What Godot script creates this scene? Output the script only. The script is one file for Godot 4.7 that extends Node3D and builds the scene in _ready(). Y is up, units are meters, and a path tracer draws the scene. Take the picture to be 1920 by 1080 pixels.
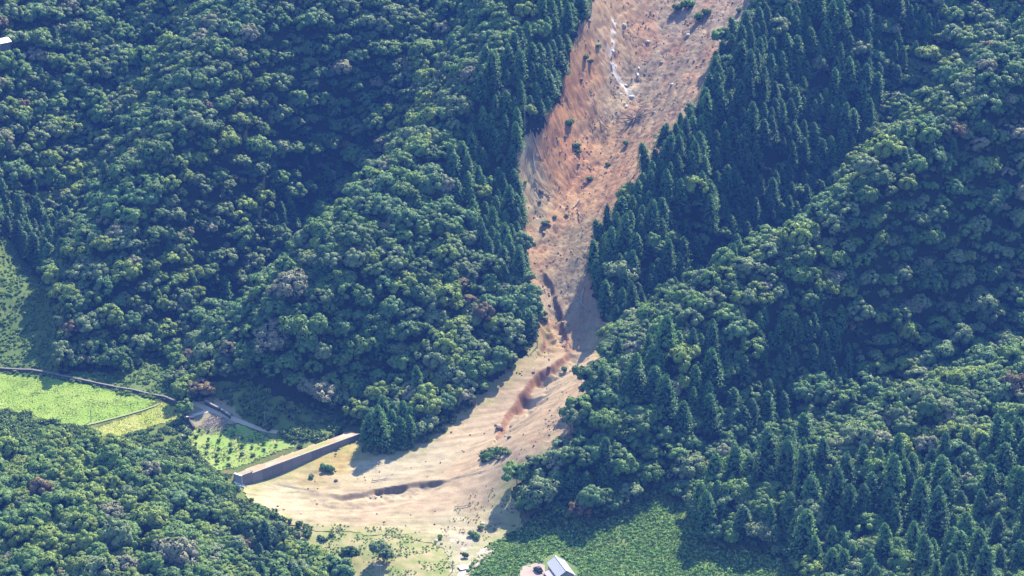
extends Node3D
# A landslide scar in a wooded valley, seen from the air. Metres, y up, the view looks along -z.

const SUN_AZIMUTH := 24.0      # degrees to the right of straight away from the camera
const SUN_HEIGHT := 46.0

# Surveyed points of the ground (x, height, z): ridge lines, gullies, valley floor.
const SURVEY := [
	[-34.5, 0.5, -858.2], [-19.6, 3.3, -890.6], [-8, 6.3, -909.2], [3.7, 9.2, -927.8], [13.1, 13.8, -951.3], [19.1, 17.4, -968.1], [15.6, 24.2, -993.6], [14, 35.2, -1027.4],
	[20.4, 46.8, -1056.2], [29.1, 59.7, -1083.8], [42.3, 73.5, -1110.9], [53.9, 87.8, -1139], [57.9, 97.6, -1158.1], [61.9, 107.3, -1177.2], [68.6, 133.9, -1231.8], [-88, 4, -921.2],
	[-81.7, 16.4, -939.6], [-73.8, 33.5, -952.1], [-65.1, 47.4, -968.9], [-57.7, 56.1, -993.5], [-45.1, 61.4, -1017.6], [-24, 67, -1039.2], [-7.1, 82, -1062.7], [0.6, 90.5, -1079.8],
	[8.3, 98, -1100.6], [13.9, 106, -1124.8], [19.4, 114.1, -1148.9], [21, 125.9, -1181.1], [22.5, 138.6, -1209.6], [-40.2, 5, -918.8], [-35.4, 17.3, -942.4], [-32, 29.1, -958.6],
	[-28.7, 40.4, -983], [-21.7, 50.1, -1020.6], [-12.1, 57.4, -1043.1], [-138.7, 6, -960.6], [-128.7, 4.8, -989.9], [-112.8, 5.5, -1026.9], [-105.1, 8.6, -1045.3], [-97.5, 11.7, -1063.6],
	[-86.9, 17.1, -1092.7], [-75.2, 25.2, -1112.2], [-62.7, 36.1, -1124], [-47.8, 52.1, -1134.7], [-39.2, 61.8, -1146.4], [-30.8, 71.5, -1158.1], [-17.9, 87.4, -1184.2], [-9.4, 127, -1265.4],
	[-159.1, 8, -958.2], [-153, 19.1, -979.7], [-140.5, 34, -1000.9], [-129.1, 48.3, -1025.9], [-121.7, 55, -1044.5], [-114.3, 61.7, -1063.1], [-106.6, 68.4, -1084.1], [-99.1, 74.7, -1106.5],
	[-92.7, 84, -1124.9], [-86.4, 93.4, -1143.3], [-79.4, 107.8, -1175.2], [-77.9, 133.6, -1233.2], [-184.2, 14, -998.7], [-182.2, 16.9, -1036.8], [-182.1, 20.4, -1064.6], [-180.9, 25.9, -1086.4],
	[-177.9, 32.3, -1104.6], [-174.4, 39.7, -1119.8], [-161.7, 53, -1143.1], [-150.9, 68.5, -1168.8], [-142.2, 84.3, -1196.3], [-145.1, 123.7, -1280.9], [-205.7, 14, -987.7], [-202.8, 31, -1021.1],
	[-204, 42.6, -1043.8], [-205.2, 54.2, -1066.6], [-204.1, 63.9, -1088.4], [-203.1, 73.7, -1110.3], [-206.3, 84, -1133.5], [-209.5, 94.4, -1156.8], [-221.2, 132, -1241.2], [-182.7, 7, -963.2],
	[-147, 5, -938.1], [-116.1, 3.5, -927.2], [-94.1, 2, -907.3], [-176, 13, -995.8], [-89.3, 0, -882.8], [-53.5, 2.6, -909.6], [-69.5, 4.5, -920], [-59.3, 5, -933.2],
	[-23.8, 5, -918.8], [-62.3, -0.3, -859.9], [36.3, 22, -972], [44.5, 31.7, -990.1], [54.8, 42.4, -1006.4], [69.7, 55, -1031.1], [87.6, 68.3, -1062.6], [97, 74.9, -1080.1],
	[106.5, 81.6, -1097.6], [117.3, 89.1, -1114.2], [128.2, 96.6, -1130.8], [143.9, 111.1, -1161.5], [153.3, 124, -1189.2], [162.6, 137.2, -1216.2], [30.4, 16, -966.4], [50.6, 16.8, -991.2],
	[63.4, 18.1, -1010.6], [76.1, 21, -1025.4], [89.3, 25.3, -1040.9], [102.5, 29.5, -1056.4], [113.1, 35.3, -1072], [123.7, 41, -1087.5], [134.6, 48.4, -1103.1], [145.6, 55.7, -1118.7],
	[155.5, 64.3, -1131.8], [165.3, 72.8, -1144.9], [183.6, 88.3, -1171.7], [200, 102.5, -1197.3], [218.7, 129.6, -1252.8], [2.6, 2, -850.8], [12.1, 16.4, -864.9], [28.1, 26.1, -884.4],
	[47.3, 33.3, -904.4], [66.9, 40.4, -920.8], [83.4, 46.7, -934.3], [99.8, 52.9, -947.8], [124.5, 65.3, -974.8], [140.6, 73, -991.5], [157, 80.2, -1010], [173.7, 86.2, -1025.8],
	[190.6, 92.2, -1041.7], [206, 98.2, -1057.4], [221.1, 104.7, -1071.4], [54.7, 2.5, -849.7], [69.9, 3.7, -872.3], [82.1, 4.9, -891.7], [94.2, 6.9, -909.7], [118.8, 11.3, -937.4],
	[144, 17.6, -962.3], [158.2, 22.6, -976.1], [172.2, 27.9, -989.1], [189.1, 34.9, -1004.8], [205.9, 41.8, -1020.5], [223, 47.9, -1033.6], [240.3, 53.8, -1047.6], [58.8, 1.5, -831.7],
	[74.4, 9.1, -841.3], [95.6, 16.9, -853], [119.2, 21.9, -867.2], [139.8, 26, -879.9], [169.9, 31.3, -895], [200.4, 37.5, -908.3], [84.7, 1, -802.1], [105.7, 4.7, -817],
	[132.5, 9.8, -833.6], [163.5, 15.2, -850.4], [192.8, 19.4, -862.3], [95.1, 1, -776.8], [127, 4.6, -791.1], [156.7, 9.4, -807], [185.1, 13.9, -820.7], [98.4, 1, -749.5],
	[126.9, 8, -736], [159.5, 20, -712.9], [6.7, 0, -827], [32.2, 1, -840.7], [50.1, 2, -859], [64.6, 0.8, -817.6], [-10.2, 0, -842.9], [22.6, -0.5, -794.1],
	[-40, -0.5, -824.2], [-17, -1, -753.3], [44.8, -0.5, -752.4], [-178.9, 19.4, -843], [-162.4, 18.9, -845], [-146, 18.5, -848], [-129.3, 17.3, -850], [-105.4, 11.5, -847],
	[-87.9, 2.3, -838], [-69, -2.7, -832], [-53.1, -5.8, -818], [-152.8, 12.8, -785], [-121.8, 10.4, -790], [-90.6, 4.4, -797], [-72.1, -3.6, -806], [-144.8, 8.5, -735],
	[-107.5, 7, -738], [-73.4, 3.3, -745], [-175.6, 15.2, -780], [-178.4, 5.5, -936.8], [-157.6, 4, -921.2], [-129.3, 3, -914.2], [-103.9, 1, -896], [-76.7, -0.3, -868.4],
]

# ---------------------------------------------------------------- outlines on the ground (x, z)
const SLIDE := [42.6, -1205.1, 32.1, -1135.6, 26.4, -1117, 21.3, -1097.8, 17, -1082.4, 10.6, -1066.6, 3.7, -1059.3, 2, -1050.5, 4, -1036.3, 4.3, -1009.5, 7.8, -992.8, 8.6, -967.3, 0, -951, -14.8, -930.7, -25.5, -916.4, -34.4, -906.6, -44.1, -902.1, -49.7, -902.9, -51.6, -911.3, -70.9, -897.6, -89, -878.9, -84.7, -859.6, -71.9, -849.9, -54.6, -845.8, -33.9, -839.7, -21.8, -831.2, -18.2, -815, -13.2, -815.1, -9.2, -831.9, 0, -842.7, 5.1, -846, 2.6, -853.1, 0.9, -860.2, 6.9, -862.7, 15.6, -867, 19.5, -875.3, 23.3, -888.3, 30.9, -908.7, 34.1, -950.5, 35.9, -970.9, 30.4, -984.1, 29.5, -994.7, 31.7, -1004.9, 37.4, -1014.6, 43.6, -1026.5, 52.9, -1037.4, 69, -1059.5, 76.6, -1080.4, 81.3, -1097.8, 93.9, -1116.4, 114.4, -1206]
const FIELD := [-193.9, -962.4, -182.7, -963.2, -170.8, -960.1, -153, -954.6, -135.4, -949.4, -123.4, -943, -126.5, -937.3, -134.9, -930, -147, -921, -158, -923.7, -166.2, -929.6, -188.9, -933.4]
const LOWER_FIELD := [-122.7, -942, -115.4, -934.7, -113.4, -929.2, -121.5, -925.6, -128.4, -918.5, -138, -911.5, -146.7, -918.9, -134.5, -929.4, -125.8, -936.3]
const ORCHARD := [-110.7, -914, -112.9, -922.2, -109.1, -921.7, -102.7, -921.4, -92.6, -922.3, -80, -912.4, -72.1, -908.6, -82.8, -901.6, -92, -893.3, -98.8, -890.1, -104.2, -899]
const BARE_PLOT := [-114.4, -936.1, -105.1, -938.3, -98.2, -934.2, -93.9, -927.2, -87.9, -921, -92.6, -922.3, -102.7, -921.4, -111.9, -922.3, -112, -926.5]
const MEADOW := [4.3, -845.2, 6.8, -850.8, 20.4, -842.3, 34.2, -850.2, 47.7, -864.7, 57.3, -859.5, 59.6, -840.3, 62.7, -827.3, 85.8, -815.5, 91.2, -801.6, 85.5, -775.2, -12.7, -778, -14.8, -811.6, -10.9, -825.8, -3.4, -839.7]
const LEFT_MEADOW := [-204.2, -1031, -191.7, -1050.1, -182.7, -1040.8, -165.1, -992.8, -162.3, -971.8, -159.7, -959.7, -149.9, -960.5, -137.3, -965, -125, -991.2, -119.4, -966.6, -115.2, -940, -123.3, -942.4, -152.8, -953.5, -182.4, -961.5, -193.6, -960.2]
const FLOOR_WEEDS := [-68.5, -850.5, -54.9, -850.9, -34.1, -845.8, -19.4, -835.2, -16.8, -813.9, -15.1, -809.9, -12.7, -778, -43, -779.4, -51.7, -807.5, -59.5, -828, -67.7, -838.4]
const KUDZU := [-189.2, -935, -178.6, -938.2, -166.4, -930.7, -158.1, -924.8, -147.1, -922.1, -137.5, -914.1, -128.6, -920.1, -121.6, -926.7, -114, -930.2, -111.3, -921.9, -111.1, -914.4, -104.6, -900, -98.9, -891.2, -92.3, -886.7, -98.4, -877.2, -111.6, -885.5, -135.4, -892.6, -179.6, -882.7]
const FLOOR_CLEAR := [-54.6, -845.8, 6.8, -845.5, 0, -827.6, -11.1, -778, -35, -779.3, -43, -814.5, -51.5, -835.6]
const FIELD_GAP := [-151.3, -928.2, -135.6, -935.5, -123.8, -946.3, -113.3, -935.8, -113.1, -926.2, -129.6, -916.7, -147.4, -914]
const SHADED_BANK := [-107, -938.5, -104.9, -947.1, -91, -938.5, -73.9, -931.3, -56.2, -927.1, -56.6, -917.5, -71.3, -904.6, -83.7, -913.8, -92.5, -921.1, -97.4, -924.7, -106.5, -933]
const DAM_END := [-102.5, -891, -87.9, -897.2, -76.1, -849.1, -86.4, -840.3, -94.8, -850]
const FAN_FRONT := [-87.5, -862.8, -72.2, -853.7, -54.8, -849.2, -40.8, -842, -36.2, -809.1, -43, -779.4, -51.1, -805.3, -60.3, -826.8, -74.8, -842.2, -83.5, -845.8]
const WHITE_STREAK := [41.2, -1136.1, 40.1, -1126.2, 39.5, -1119.7, 40.3, -1114.3, 43.4, -1112.5, 46, -1107.9, 47.6, -1103.8]
const YARD := [2.5, -818.7, 6.7, -821.5, 10.3, -820.2, 11.5, -805.7, 2, -805.7]
const HOUSE_CLEAR := [9.7, -824.3, 14.2, -828.7, 20.9, -817.1, 19.9, -801.7, 7.8, -801.8]
const DAM_CLEAR := [-95.5, -892.6, -58.8, -923.5, -49.5, -922.1, -48.7, -902.9, -88.8, -868]
const NEAR_HILL := [-181.4, -873.7, -168.1, -877.4, -134.3, -884.8, -108.1, -870.7, -89.3, -853.8, -69.5, -839.5, -49.9, -819.1, -56.6, -769.2, -159, -747.7]
const BACK_SLOPE := [-240, -866, -160, -869, -115, -865, -85, -857, -62, -850, -48, -858, -60, -872, -88, -886, -115, -905, -160, -925, -240, -930]
const FAN_RIM := [-17.4, -864.8, 0, -864.3, 4.3, -846, -5.1, -839.7, -20.2, -831.3, -27.2, -842.3, -18.9, -852.8]
const CEDAR_STANDS := [
	[-11.2, -1064.9, 0, -1078.8, 16.9, -1117.4, 21.5, -1143.8, 35.8, -1155.1, 26.4, -1117, 21.3, -1097.8, 17, -1082.4, 10.6, -1066.6, 3, -1058.1, 1.2, -1046.9, 3.6, -1031.8, 3.9, -1000.5, -5.9, -1003.4, -14.8, -1016.3, -24.8, -1026.4, -18.1, -1047.5],
	[-21.9, -1034, 3, -1053.6, 5, -1032.7, 5.8, -996.7, -2.9, -992, -13.7, -1005.3],
	[-205.7, -1042.1, -188.1, -1080.4, -171.7, -1072.3, -165.7, -1017.9, -179.4, -1032.6, -190.7, -1049.1, -203.9, -1028.9],
	[81.3, -1097.8, 110, -1118.7, 128.1, -1128.5, 149.1, -1137.9, 147.6, -1117.2, 127.9, -1087.1, 111.2, -1061.3, 79.3, -944.6, 54.4, -989.3, 39, -967.7, 29.9, -984.6, 29.2, -999.7, 37.4, -1014.6, 52.9, -1037.4, 69, -1059.5],
	[-48.6, -901.2, -29.9, -907.4, -32.1, -922.9, -47.7, -921.3],
]
const MIXED_STANDS := [
	[34.4, -916.5, 50.4, -914.6, 80.2, -928.2, 111.6, -949.4, 123.1, -945.1, 98, -911.8, 69.2, -890.3, 45.8, -885.5, 26.3, -884.3],
	[55.6, -834.2, 63.7, -857.3, 80.4, -872.6, 102.5, -853.7, 123.9, -846.8, 140.3, -842.5, 167.4, -832.6, 161.9, -764.6, 96.2, -787.4, 85.9, -816.8, 73.4, -826.7],
	[-101.3, -1064.5, -89.1, -1100.8, -77.4, -1116.9, -69, -1118.8, -77, -1105.1, -88.2, -1079.8],  # cedars in the left hollow, placed to darken it
	[146.5, -1133.1, 174.4, -1148.2, 176.2, -1166.1, 143.7, -1158.4, 125.2, -1148.2, 114.4, -1120.7],
	[123.6, -844.7, 139.5, -835.4, 166.1, -824.6, 172.4, -864.1, 144.1, -859.4],
	[6.9, -861.1, 27.6, -863.5, 41.2, -852.9, 20.4, -842.3],
	[-78.8, -829.5, -68.7, -827, -62.1, -816, -78.3, -802.4],
]
const TREE_ISLANDS := [
	[-163.9, -963, -160.6, -970.3, -139.5, -976.4, -137.1, -963.3, -149.9, -959.9, -160.8, -959.4],
	[-53.7, -829.4, -49, -828.9, -48.8, -825.3, -53.5, -825.7],
	[-42.1, -826.6, -37.1, -825, -36.9, -820.8, -42, -822.4],
	[-121, -955.2, -122.7, -988, -105.6, -954.6, -104.1, -937.9, -114.8, -941.9],
]
const EDGE_SCRUB := [
	[-50.4, -902.2, -43.1, -899.8, -32.5, -903.9, -23.7, -914.1, -12.9, -929.5, -16.6, -931.4, -29.2, -918.7, -39.9, -909.3],
	[-166.2, -929.6, -146.4, -919.5, -137.8, -909.9, -113.8, -905.3, -112.8, -921.6, -110.5, -911.8, -99.4, -886.9, -109.5, -882.6, -136, -896.6, -173.5, -887.6, -181.2, -931.2],
	[2.6, -851.1, 6.9, -852.5, 20.4, -843.1, 34.2, -851.6, 46.8, -864.9, 48.5, -863.7, 34.1, -848.3, 20.3, -839.7, 6.8, -845.5],
	[-123.6, -945.2, -113.3, -926.8, -111.6, -911.6, -121.6, -910.6, -127.8, -916.9, -113.5, -928.6],
	[-89.8, -921.4, -73.2, -920.3, -58.8, -923.5, -72.6, -910.8],
	[-10.7, -891.6, -1.8, -884.6, -0.9, -871.9, -9.7, -880.5],
	[-105.7, -939.3, -94.9, -940, -73.8, -930.6, -56.2, -927.1, -56.7, -918.6, -71.4, -905.2, -80.3, -916, -92.9, -925.4],
	[-102.5, -891, -93.5, -880.8, -88, -868.5, -72.1, -852, -54.6, -845.8, -61, -839.4, -78.2, -842.9, -94.8, -850],
]
const SCARPS := [
	[[19.4, -964.3, 17, -958, 13.2, -951.8, 9.4, -947.8, 5.6, -939.6, 1.9, -934, -0.9, -923.1, -3.6, -912.2, -5, -902.6], -1, 4.2, 1.9, 15, 0.75],
	[[15.6, -997, 17.4, -986.2, 19.6, -977.1, 21.8, -970.2, 20.5, -964.2], 1, 2.6, 1.0, 9, 0.7],
	[[-63.3, -875.8, -56, -872.6, -49.1, -874.7, -42.3, -878.5, -33.5, -879.8, -24.7, -879, -21.1, -877.9], 1, 2.0, 1.6, 24, 0.0],
	[[8.3, -986.3, 10, -976.8, 10.7, -967.7, 9.1, -961.2], -1, 2.6, 1.0, 8, 0.6],
	[[11.8, -1008.7, 14.7, -1001.3, 15.5, -992.8], 1, 1.5, 1.0, 6, 0.4],
]
const TINTS := [
	[36.4, -1134.4, 0.34505, 0.2412, 0.144921],
	[29.6, -1111.8, 0.3551, 0.216075, 0.111153],
	[22.9, -1092.1, 0.370175, 0.195975, 0.094269],
	[40.6, -1128.7, 0.34505, 0.25125, 0.157584],
	[39.9, -1115.7, 0.36515, 0.276375, 0.178689],
	[49.2, -1128.7, 0.32495, 0.226125, 0.144921],
	[47.5, -1107.8, 0.36515, 0.3015, 0.212457],
	[43.2, -1103.3, 0.34505, 0.266325, 0.174468],
	[62.3, -1134.1, 0.268, 0.2077, 0.151956],  # greyer tints from here: the right side's shade is painted into the soil
	[69.7, -1111.6, 0.268, 0.2077, 0.146328],
	[58.3, -1090.8, 0.2814, 0.2144, 0.146328],
	[54.2, -1117.6, 0.2814, 0.2211, 0.157584],
	[89.3, -1125.3, 0.3015, 0.2412, 0.180096],
	[18.5, -1072.6, 0.3752, 0.201, 0.09849],
	[29.1, -1086.5, 0.370175, 0.236175, 0.132258],
	[39.4, -1080.1, 0.34505, 0.23115, 0.136479],
	[16.3, -1058.9, 0.36515, 0.206025, 0.106932],
	[5.1, -1053.5, 0.3752, 0.31155, 0.195573],
	[6, -1041.4, 0.370175, 0.306525, 0.191352],
	[8, -1031.6, 0.2808, 0.2376, 0.149688],
	[26.7, -1065.5, 0.34505, 0.21105, 0.119595],
	[22.3, -1049.9, 0.38525, 0.2412, 0.132258],
	[18.1, -1040.5, 0.370175, 0.23115, 0.132258],
	[17.9, -1021.5, 0.2808, 0.216, 0.13608],
	[11.8, -1010, 0.27, 0.1998, 0.12636],
	[23.9, -1023.6, 0.27, 0.216, 0.13608],
	[25.4, -1002.7, 0.2484, 0.2052, 0.13608],
	[19.5, -996.4, 0.2808, 0.2268, 0.15066],
	[26.9, -977.7, 0.243, 0.1998, 0.13608],
	[28.6, -967.9, 0.3132, 0.2484, 0.16038],
	[15.3, -974.2, 0.3024, 0.2106, 0.12636],
	[9.6, -980.3, 0.216, 0.1404, 0.08748],
	[18.7, -949.3, 0.3078, 0.243, 0.16038],
	[7.1, -896.2, 0.297, 0.2322, 0.15552],
	[3.5, -880.6, 0.297, 0.2268, 0.15066],
	[3.7, -948.3, 0.3132, 0.243, 0.16524],
	[-11, -927.6, 0.324, 0.2538, 0.17496],
	[-18.3, -918.5, 0.324, 0.2592, 0.17982],
	[-28.8, -901.8, 0.3132, 0.2754, 0.1944],
	[-39.4, -895.5, 0.3132, 0.2808, 0.19926],
	[-35.5, -887.3, 0.3132, 0.27, 0.18954],
	[-14.1, -880.7, 0.324, 0.2484, 0.16524],
	[-10.4, -862.1, 0.3186, 0.2484, 0.1701],
	[-27.8, -864.8, 0.324, 0.2538, 0.17496],
	[-44.9, -859.5, 0.3294, 0.2592, 0.17982],
	[-62.8, -868.7, 0.324, 0.27, 0.17982],
	[-77.4, -877.4, 0.3348, 0.2916, 0.1944],
	[-71.2, -889.6, 0.3024, 0.2538, 0.13608],
	[-61.1, -900.2, 0.3132, 0.243, 0.10692],
	[-79.9, -864.9, 0.3564, 0.3132, 0.21384],
	[-18.8, -846.4, 0.324, 0.2862, 0.1944],
	[-30.6, -842.7, 0.3132, 0.2808, 0.17982],
	[-5.2, -854.1, 0.2916, 0.2592, 0.15552],
	[-15.1, -831.4, 0.3132, 0.2808, 0.22356],
	[-16.6, -820.2, 0.3348, 0.297, 0.23328],
	[-44.3, -844.4, 0.3132, 0.27, 0.16524],
]
const DAM := [-88.8, -879.4, -51.7, -912.9]
const PATH := [-111.9, -937.3, -105.6, -931.9, -99.5, -927.4, -94.2, -923.9, -86, -918.9, -80.3, -916.6]
const SIDE_PATH := [-103.7, -931.1, -108.1, -930.2, -112.6, -928.7]
const FIELD_BANK := [-148.1, -921.4, -135, -931, -123, -939.7]
const TRACK := [-15.5, -811.6, -13.3, -818, -9.2, -824.1, -6.7, -831.9]
const STREAM := [-20.4, -840.7, -15.1, -831.4, -9.2, -831.9, -13.3, -824.1, -18.2, -815]
const FIELD_WALL := [-183.1, -965.4, -171, -961.9, -158.9, -956.7, -147.2, -953.7, -133.7, -950.8, -121.6, -943.3, -116.2, -937.5]
const CHANNEL_A := [-116.2, -936.9, -114.3, -933.1, -112.5, -929.3]
const CHANNEL_B := [-111.8, -926.5, -110.4, -923.2, -109.2, -920.4]
const TERRACE_A := [-106.6, -934.7, -103.6, -931.7, -101.2, -929.6]
const TERRACE_B := [-100.7, -929.1, -99, -927.5, -97.1, -925.4]
const ORCHARD_KERB := [-111.6, -923, -112.8, -916.5, -112.6, -910.9, -110, -906.8, -106.9, -899.8, -105.2, -894.5]
const BRIDGE := [-113.2, -927.4, -110.3, -928.5]
const BRUSH := [-102.4, -922.6]
const HOUSE := [15.1, -811.2, 0.298]
const CAR := [8.1, -815.3]
const PALE_SLAB := [-15.2, -817.4]
const HUT := [-204.8, -1126.5]
const POLES := [
	[-145.3, -926.2, 4.5, "thin lone pole standing in the bright green field"],
	[-42.2, -815.2, 5.5, "left one of two thin dark poles at the bottom edge below the fan"],
	[-40.8, -814.3, 5.5, "right one of two thin dark poles at the bottom edge below the fan"],
	[-18.5, -815.5, 4, "thin pole beside the pale streambed below the fan"],
	[-84.9, -921.6, 5, "thin pole at the end of the orchard path"],
]
const LOGS := [
	[7.7, -1062.1, 11.2, -1059.3, 0.32, 0, "pale stripped trunk at the top of the left pale strip"],
	[7.9, -1058.6, 9.1, -1053.3, 0.28, 0, "thin pale trunk just below the topmost log on the left strip"],
	[8.7, -1051.1, 14.4, -1050.5, 0.26, 1, "dark trunk slanting across the middle of the left pale strip"],
	[23.6, -990.8, 27.9, -981.7, 0.3, 0, "pale trunk slanting in the shade at the scar's right edge"],
	[26.2, -992.7, 25.1, -987.3, 0.25, 0, "short pale trunk upright in the shaded right edge"],
	[30.4, -973.1, 33.7, -967, 0.3, 1, "dark trunk at the lower end of the shaded patch"],
	[24.8, -1042.5, 26.8, -1034.4, 0.3, 1, "short dark trunk low on the orange scar"],
	[23.3, -1045.9, 25.6, -1050.5, 0.25, 0, "short pale trunk crossing the orange scar"],
	[39.8, -1119.7, 40.2, -1112.9, 0.25, 0, "whitish trunk beside the pale rock streak high on the scar"],
	[10.6, -985.5, 8.9, -993.3, 0.25, 1, "dark trunk leaning at the left gully head"],
	[46.1, -1041.4, 43.6, -1036.9, 0.25, 1, "dark trunk at the foot of the right cedars"],
	[-5.4, -907.2, -2.2, -910.3, 0.22, 1, "dark trunk stranded at the mouth of the red gully"],
	[-46, -882.1, -41.1, -883.6, 0.2, 0, "pale trunk stranded above the fan terrace"],
	[-18.1, -857.5, -13.8, -857.9, 0.18, 0, "thin pale trunk lying alone on the lower fan"],
	[7.3, -925.9, 10, -930, 0.2, 1, "dark trunk lying right of the red gully"],
	[-48.7, -904.6, -44.7, -902, 0.2, 1, "dark trunk at the fan's left rim by the dam"],
	[21.2, -1088.7, 23.3, -1088.2, 0.22, 0, "pale trunk lying near the scar's left rim shrub"],
	[34.5, -1092.1, 37.5, -1088.6, 0.22, 1, "dark trunk in the middle of the upper scar"],
]
const SNAGS := [
	[4.9, -1060.6, 11, "tall bare pale trunk standing at the scar's upper left corner"],
	[31.6, -1128.2, 9, "bare trunk standing at the top left rim of the scar"],
	[9.1, -963.7, 7, "bare trunk standing by the left gully at the neck"],
	[35.7, -964.4, 8, "bare brown trunk standing at the neck's right edge"],
	[52.8, -1035, 9, "bare trunk standing at the right rim below the uprooted tree"],
	[31, -1009.7, 8, "broken bare trunk standing at the right rim of the mid scar"],
	[-14.7, -928.8, 6, "broken bare trunk standing on the fan's left edge"],
]
const DEAD_TREE := [47.9, -1089.3]
const BOULDERS := [
	[-4.3, -908.9, 1.7, 1, "at the lower end of the red gully"],
	[0.4, -912.9, 1.6, 1, "in the lower red gully"],
	[-0.9, -891.7, 1.1, 1, "below the red gully"],
	[-2.1, -899.1, 0.8, 0, "below the red gully"],
	[-5.5, -914, 0.9, 1, "beside the red gully mouth"],
	[7.5, -947.8, 0.8, 1, "under the red bank"],
	[13.1, -951.2, 0.9, 1, "under the red bank"],
	[16.9, -950.2, 0.8, 0, "under the red bank"],
	[12, -1032.5, 1, 0, "mid scar"],
	[14.1, -1036.3, 0.9, 1, "mid scar"],
	[11.3, -1049.4, 1, 1, "on the left strip"],
	[10.5, -1045.3, 0.9, 1, "on the left strip"],
	[20.6, -1075, 1, 1, "on the orange scar"],
	[25.7, -1068, 0.8, 0, "on the orange scar"],
	[30.7, -1060.3, 0.8, 1, "on the orange scar"],
	[36.9, -1066.3, 1, 0, "on the orange scar"],
	[27.3, -1101.4, 1, 1, "high on the scar"],
	[30.9, -1125.2, 1.2, 0, "high on the scar"],
	[45.2, -1136.9, 1.3, 2, "high on the scar"],
	[54.7, -1132.4, 1.2, 2, "on the grey upper scar"],
	[59.5, -1117.9, 1.1, 0, "on the grey upper scar"],
	[62.8, -1098.1, 1.1, 2, "on the grey upper scar"],
	[70.5, -1128.3, 1.2, 2, "on the grey upper scar"],
	[55, -1084.7, 1, 0, "on the grey upper scar"],
	[16.4, -983.2, 0.9, 1, "in the upper gully"],
	[18.3, -980.2, 0.7, 0, "in the upper gully"],
	[13.6, -992, 0.8, 1, "in the upper gully"],
	[-58.4, -883.4, 0.9, 1, "beside the fan terrace"],
	[-41.1, -850.8, 0.6, 1, "on the lower fan"],
	[-24.8, -848, 0.5, 1, "on the lower fan"],
	[-9.4, -847.8, 0.9, 2, "on the lower fan rim"],
	[-24, -835.7, 1, 2, "by the pale streambed"],
	[-22.2, -834.1, 0.8, 0, "by the pale streambed"],
	[-10.6, -846.5, 0.6, 0, "on the lower fan rim"],
]
const LEDGES := [
	[40.5, -1123.4, 1.2, 0.7, 3, 0.4],
	[39.5, -1117.7, 1, 0.7, 3, 0.2],
	[40, -1113.7, 1.3, 0.7, 2.6, 0.5],
	[44.9, -1110.9, 2.4, 0.6, 1.4, 0.2],
	[47.4, -1104.3, 3.2, 0.6, 1.4, 0],
	[50.1, -1115.6, 1.3, 0.7, 2.6, 0.3],
	[43.2, -1105.6, 1.8, 0.6, 1.4, 0.1],
	[50.6, -1118.2, 0.9, 0.6, 2.2, 0.3],
	[45.1, -1099, 1.2, 0.5, 2, 0.1],
]
const SHRUBS := [
	[22.2, -1081.7, 2.4, 2, "beside the left rim of the scar"],
	[25, -1075.3, 2, 4, "on the orange scar"],
	[25.6, -1072.6, 1.5, 2, "on the orange scar"],
	[29.9, -1060.9, 1.6, 2, "on the orange scar"],
	[12.7, -1036.3, 1.8, 2, "mid scar"],
	[43.9, -1074.5, 1.5, 4, "at the grey edge of the scar"],
	[37.1, -1066.3, 1.5, 2, "on the orange scar"],
	[28.9, -1110.8, 1.9, 2, "high on the scar"],
	[31.3, -1111.2, 1.5, 2, "high on the scar"],
	[34.4, -1120.1, 1.3, 0, "high on the scar"],
	[10.6, -984.4, 2.2, 2, "at the gully head"],
	[12, -983.1, 1.4, 1, "at the gully head"],
	[18.2, -949.8, 1.4, 4, "under the red bank"],
	[-61.9, -891, 1.9, 4, "below the dam"],
	[-60.2, -890, 1.6, 0, "below the dam"],
	[-66.9, -886.6, 1.3, 1, "below the dam"],
	[-63.2, -893.1, 1.4, 4, "below the dam"],
	[-26.1, -915.2, 1.9, 0, "at the fan's left rim"],
	[-27.1, -914, 1.2, 2, "at the fan's left rim"],
	[-7.9, -882, 1.8, 3, "at the mouth of the red gully"],
	[-6.2, -883, 1.9, 0, "at the mouth of the red gully"],
	[-4.4, -882.9, 1.6, 3, "at the mouth of the red gully"],
	[-9.2, -880.7, 1.2, 2, "at the mouth of the red gully"],
	[-12.7, -840.2, 1.9, 0, "on the lower fan rim"],
	[-11.3, -838.6, 1.5, 0, "on the lower fan rim"],
	[-9.9, -844.8, 1.1, 3, "on the lower fan rim"],
	[-22.8, -837.9, 1.2, 3, "by the pale streambed"],
	[-43.3, -903.3, 1.2, 0, "at the fan's left rim"],
	[-40.7, -905.7, 1.4, 0, "at the fan's left rim"],
	[-45.9, -901.3, 1.2, 1, "at the fan's left rim"],
	[-85.9, -890.5, 0.7, 3, "against the dam face"],
	[-78.8, -896.3, 0.7, 0, "against the dam face"],
	[-71.8, -897.6, 0.9, 3, "against the dam face"],
	[16.1, -1040.5, 1, 1, "mid scar"],
	[20.6, -1041.6, 0.9, 3, "mid scar"],
	[-14.7, -824.7, 1.3, 2, "by the pale streambed"],
	[5.1, -1047.7, 1.1, 3, "on the left pale strip"],
	[3.6, -1031.8, 1.1, 3, "on the left pale strip"],
	[75.2, -1135.9, 2.6, 0, "at the top edge of the scar"],
	[67.3, -1149.1, 2.8, 2, "at the top edge of the scar"],
	[71.5, -1148.2, 3, 0, "at the top edge of the scar"],
	[78.4, -1136.8, 2.6, 2, "at the top edge of the scar"],
	[90.4, -1126.5, 1.6, 1, "on the pale upper corner of the scar"],
]
const ORCHARD_AT := [-111.5, -921.2, 3.90, 1.60, 0.20, 5.00]
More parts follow.
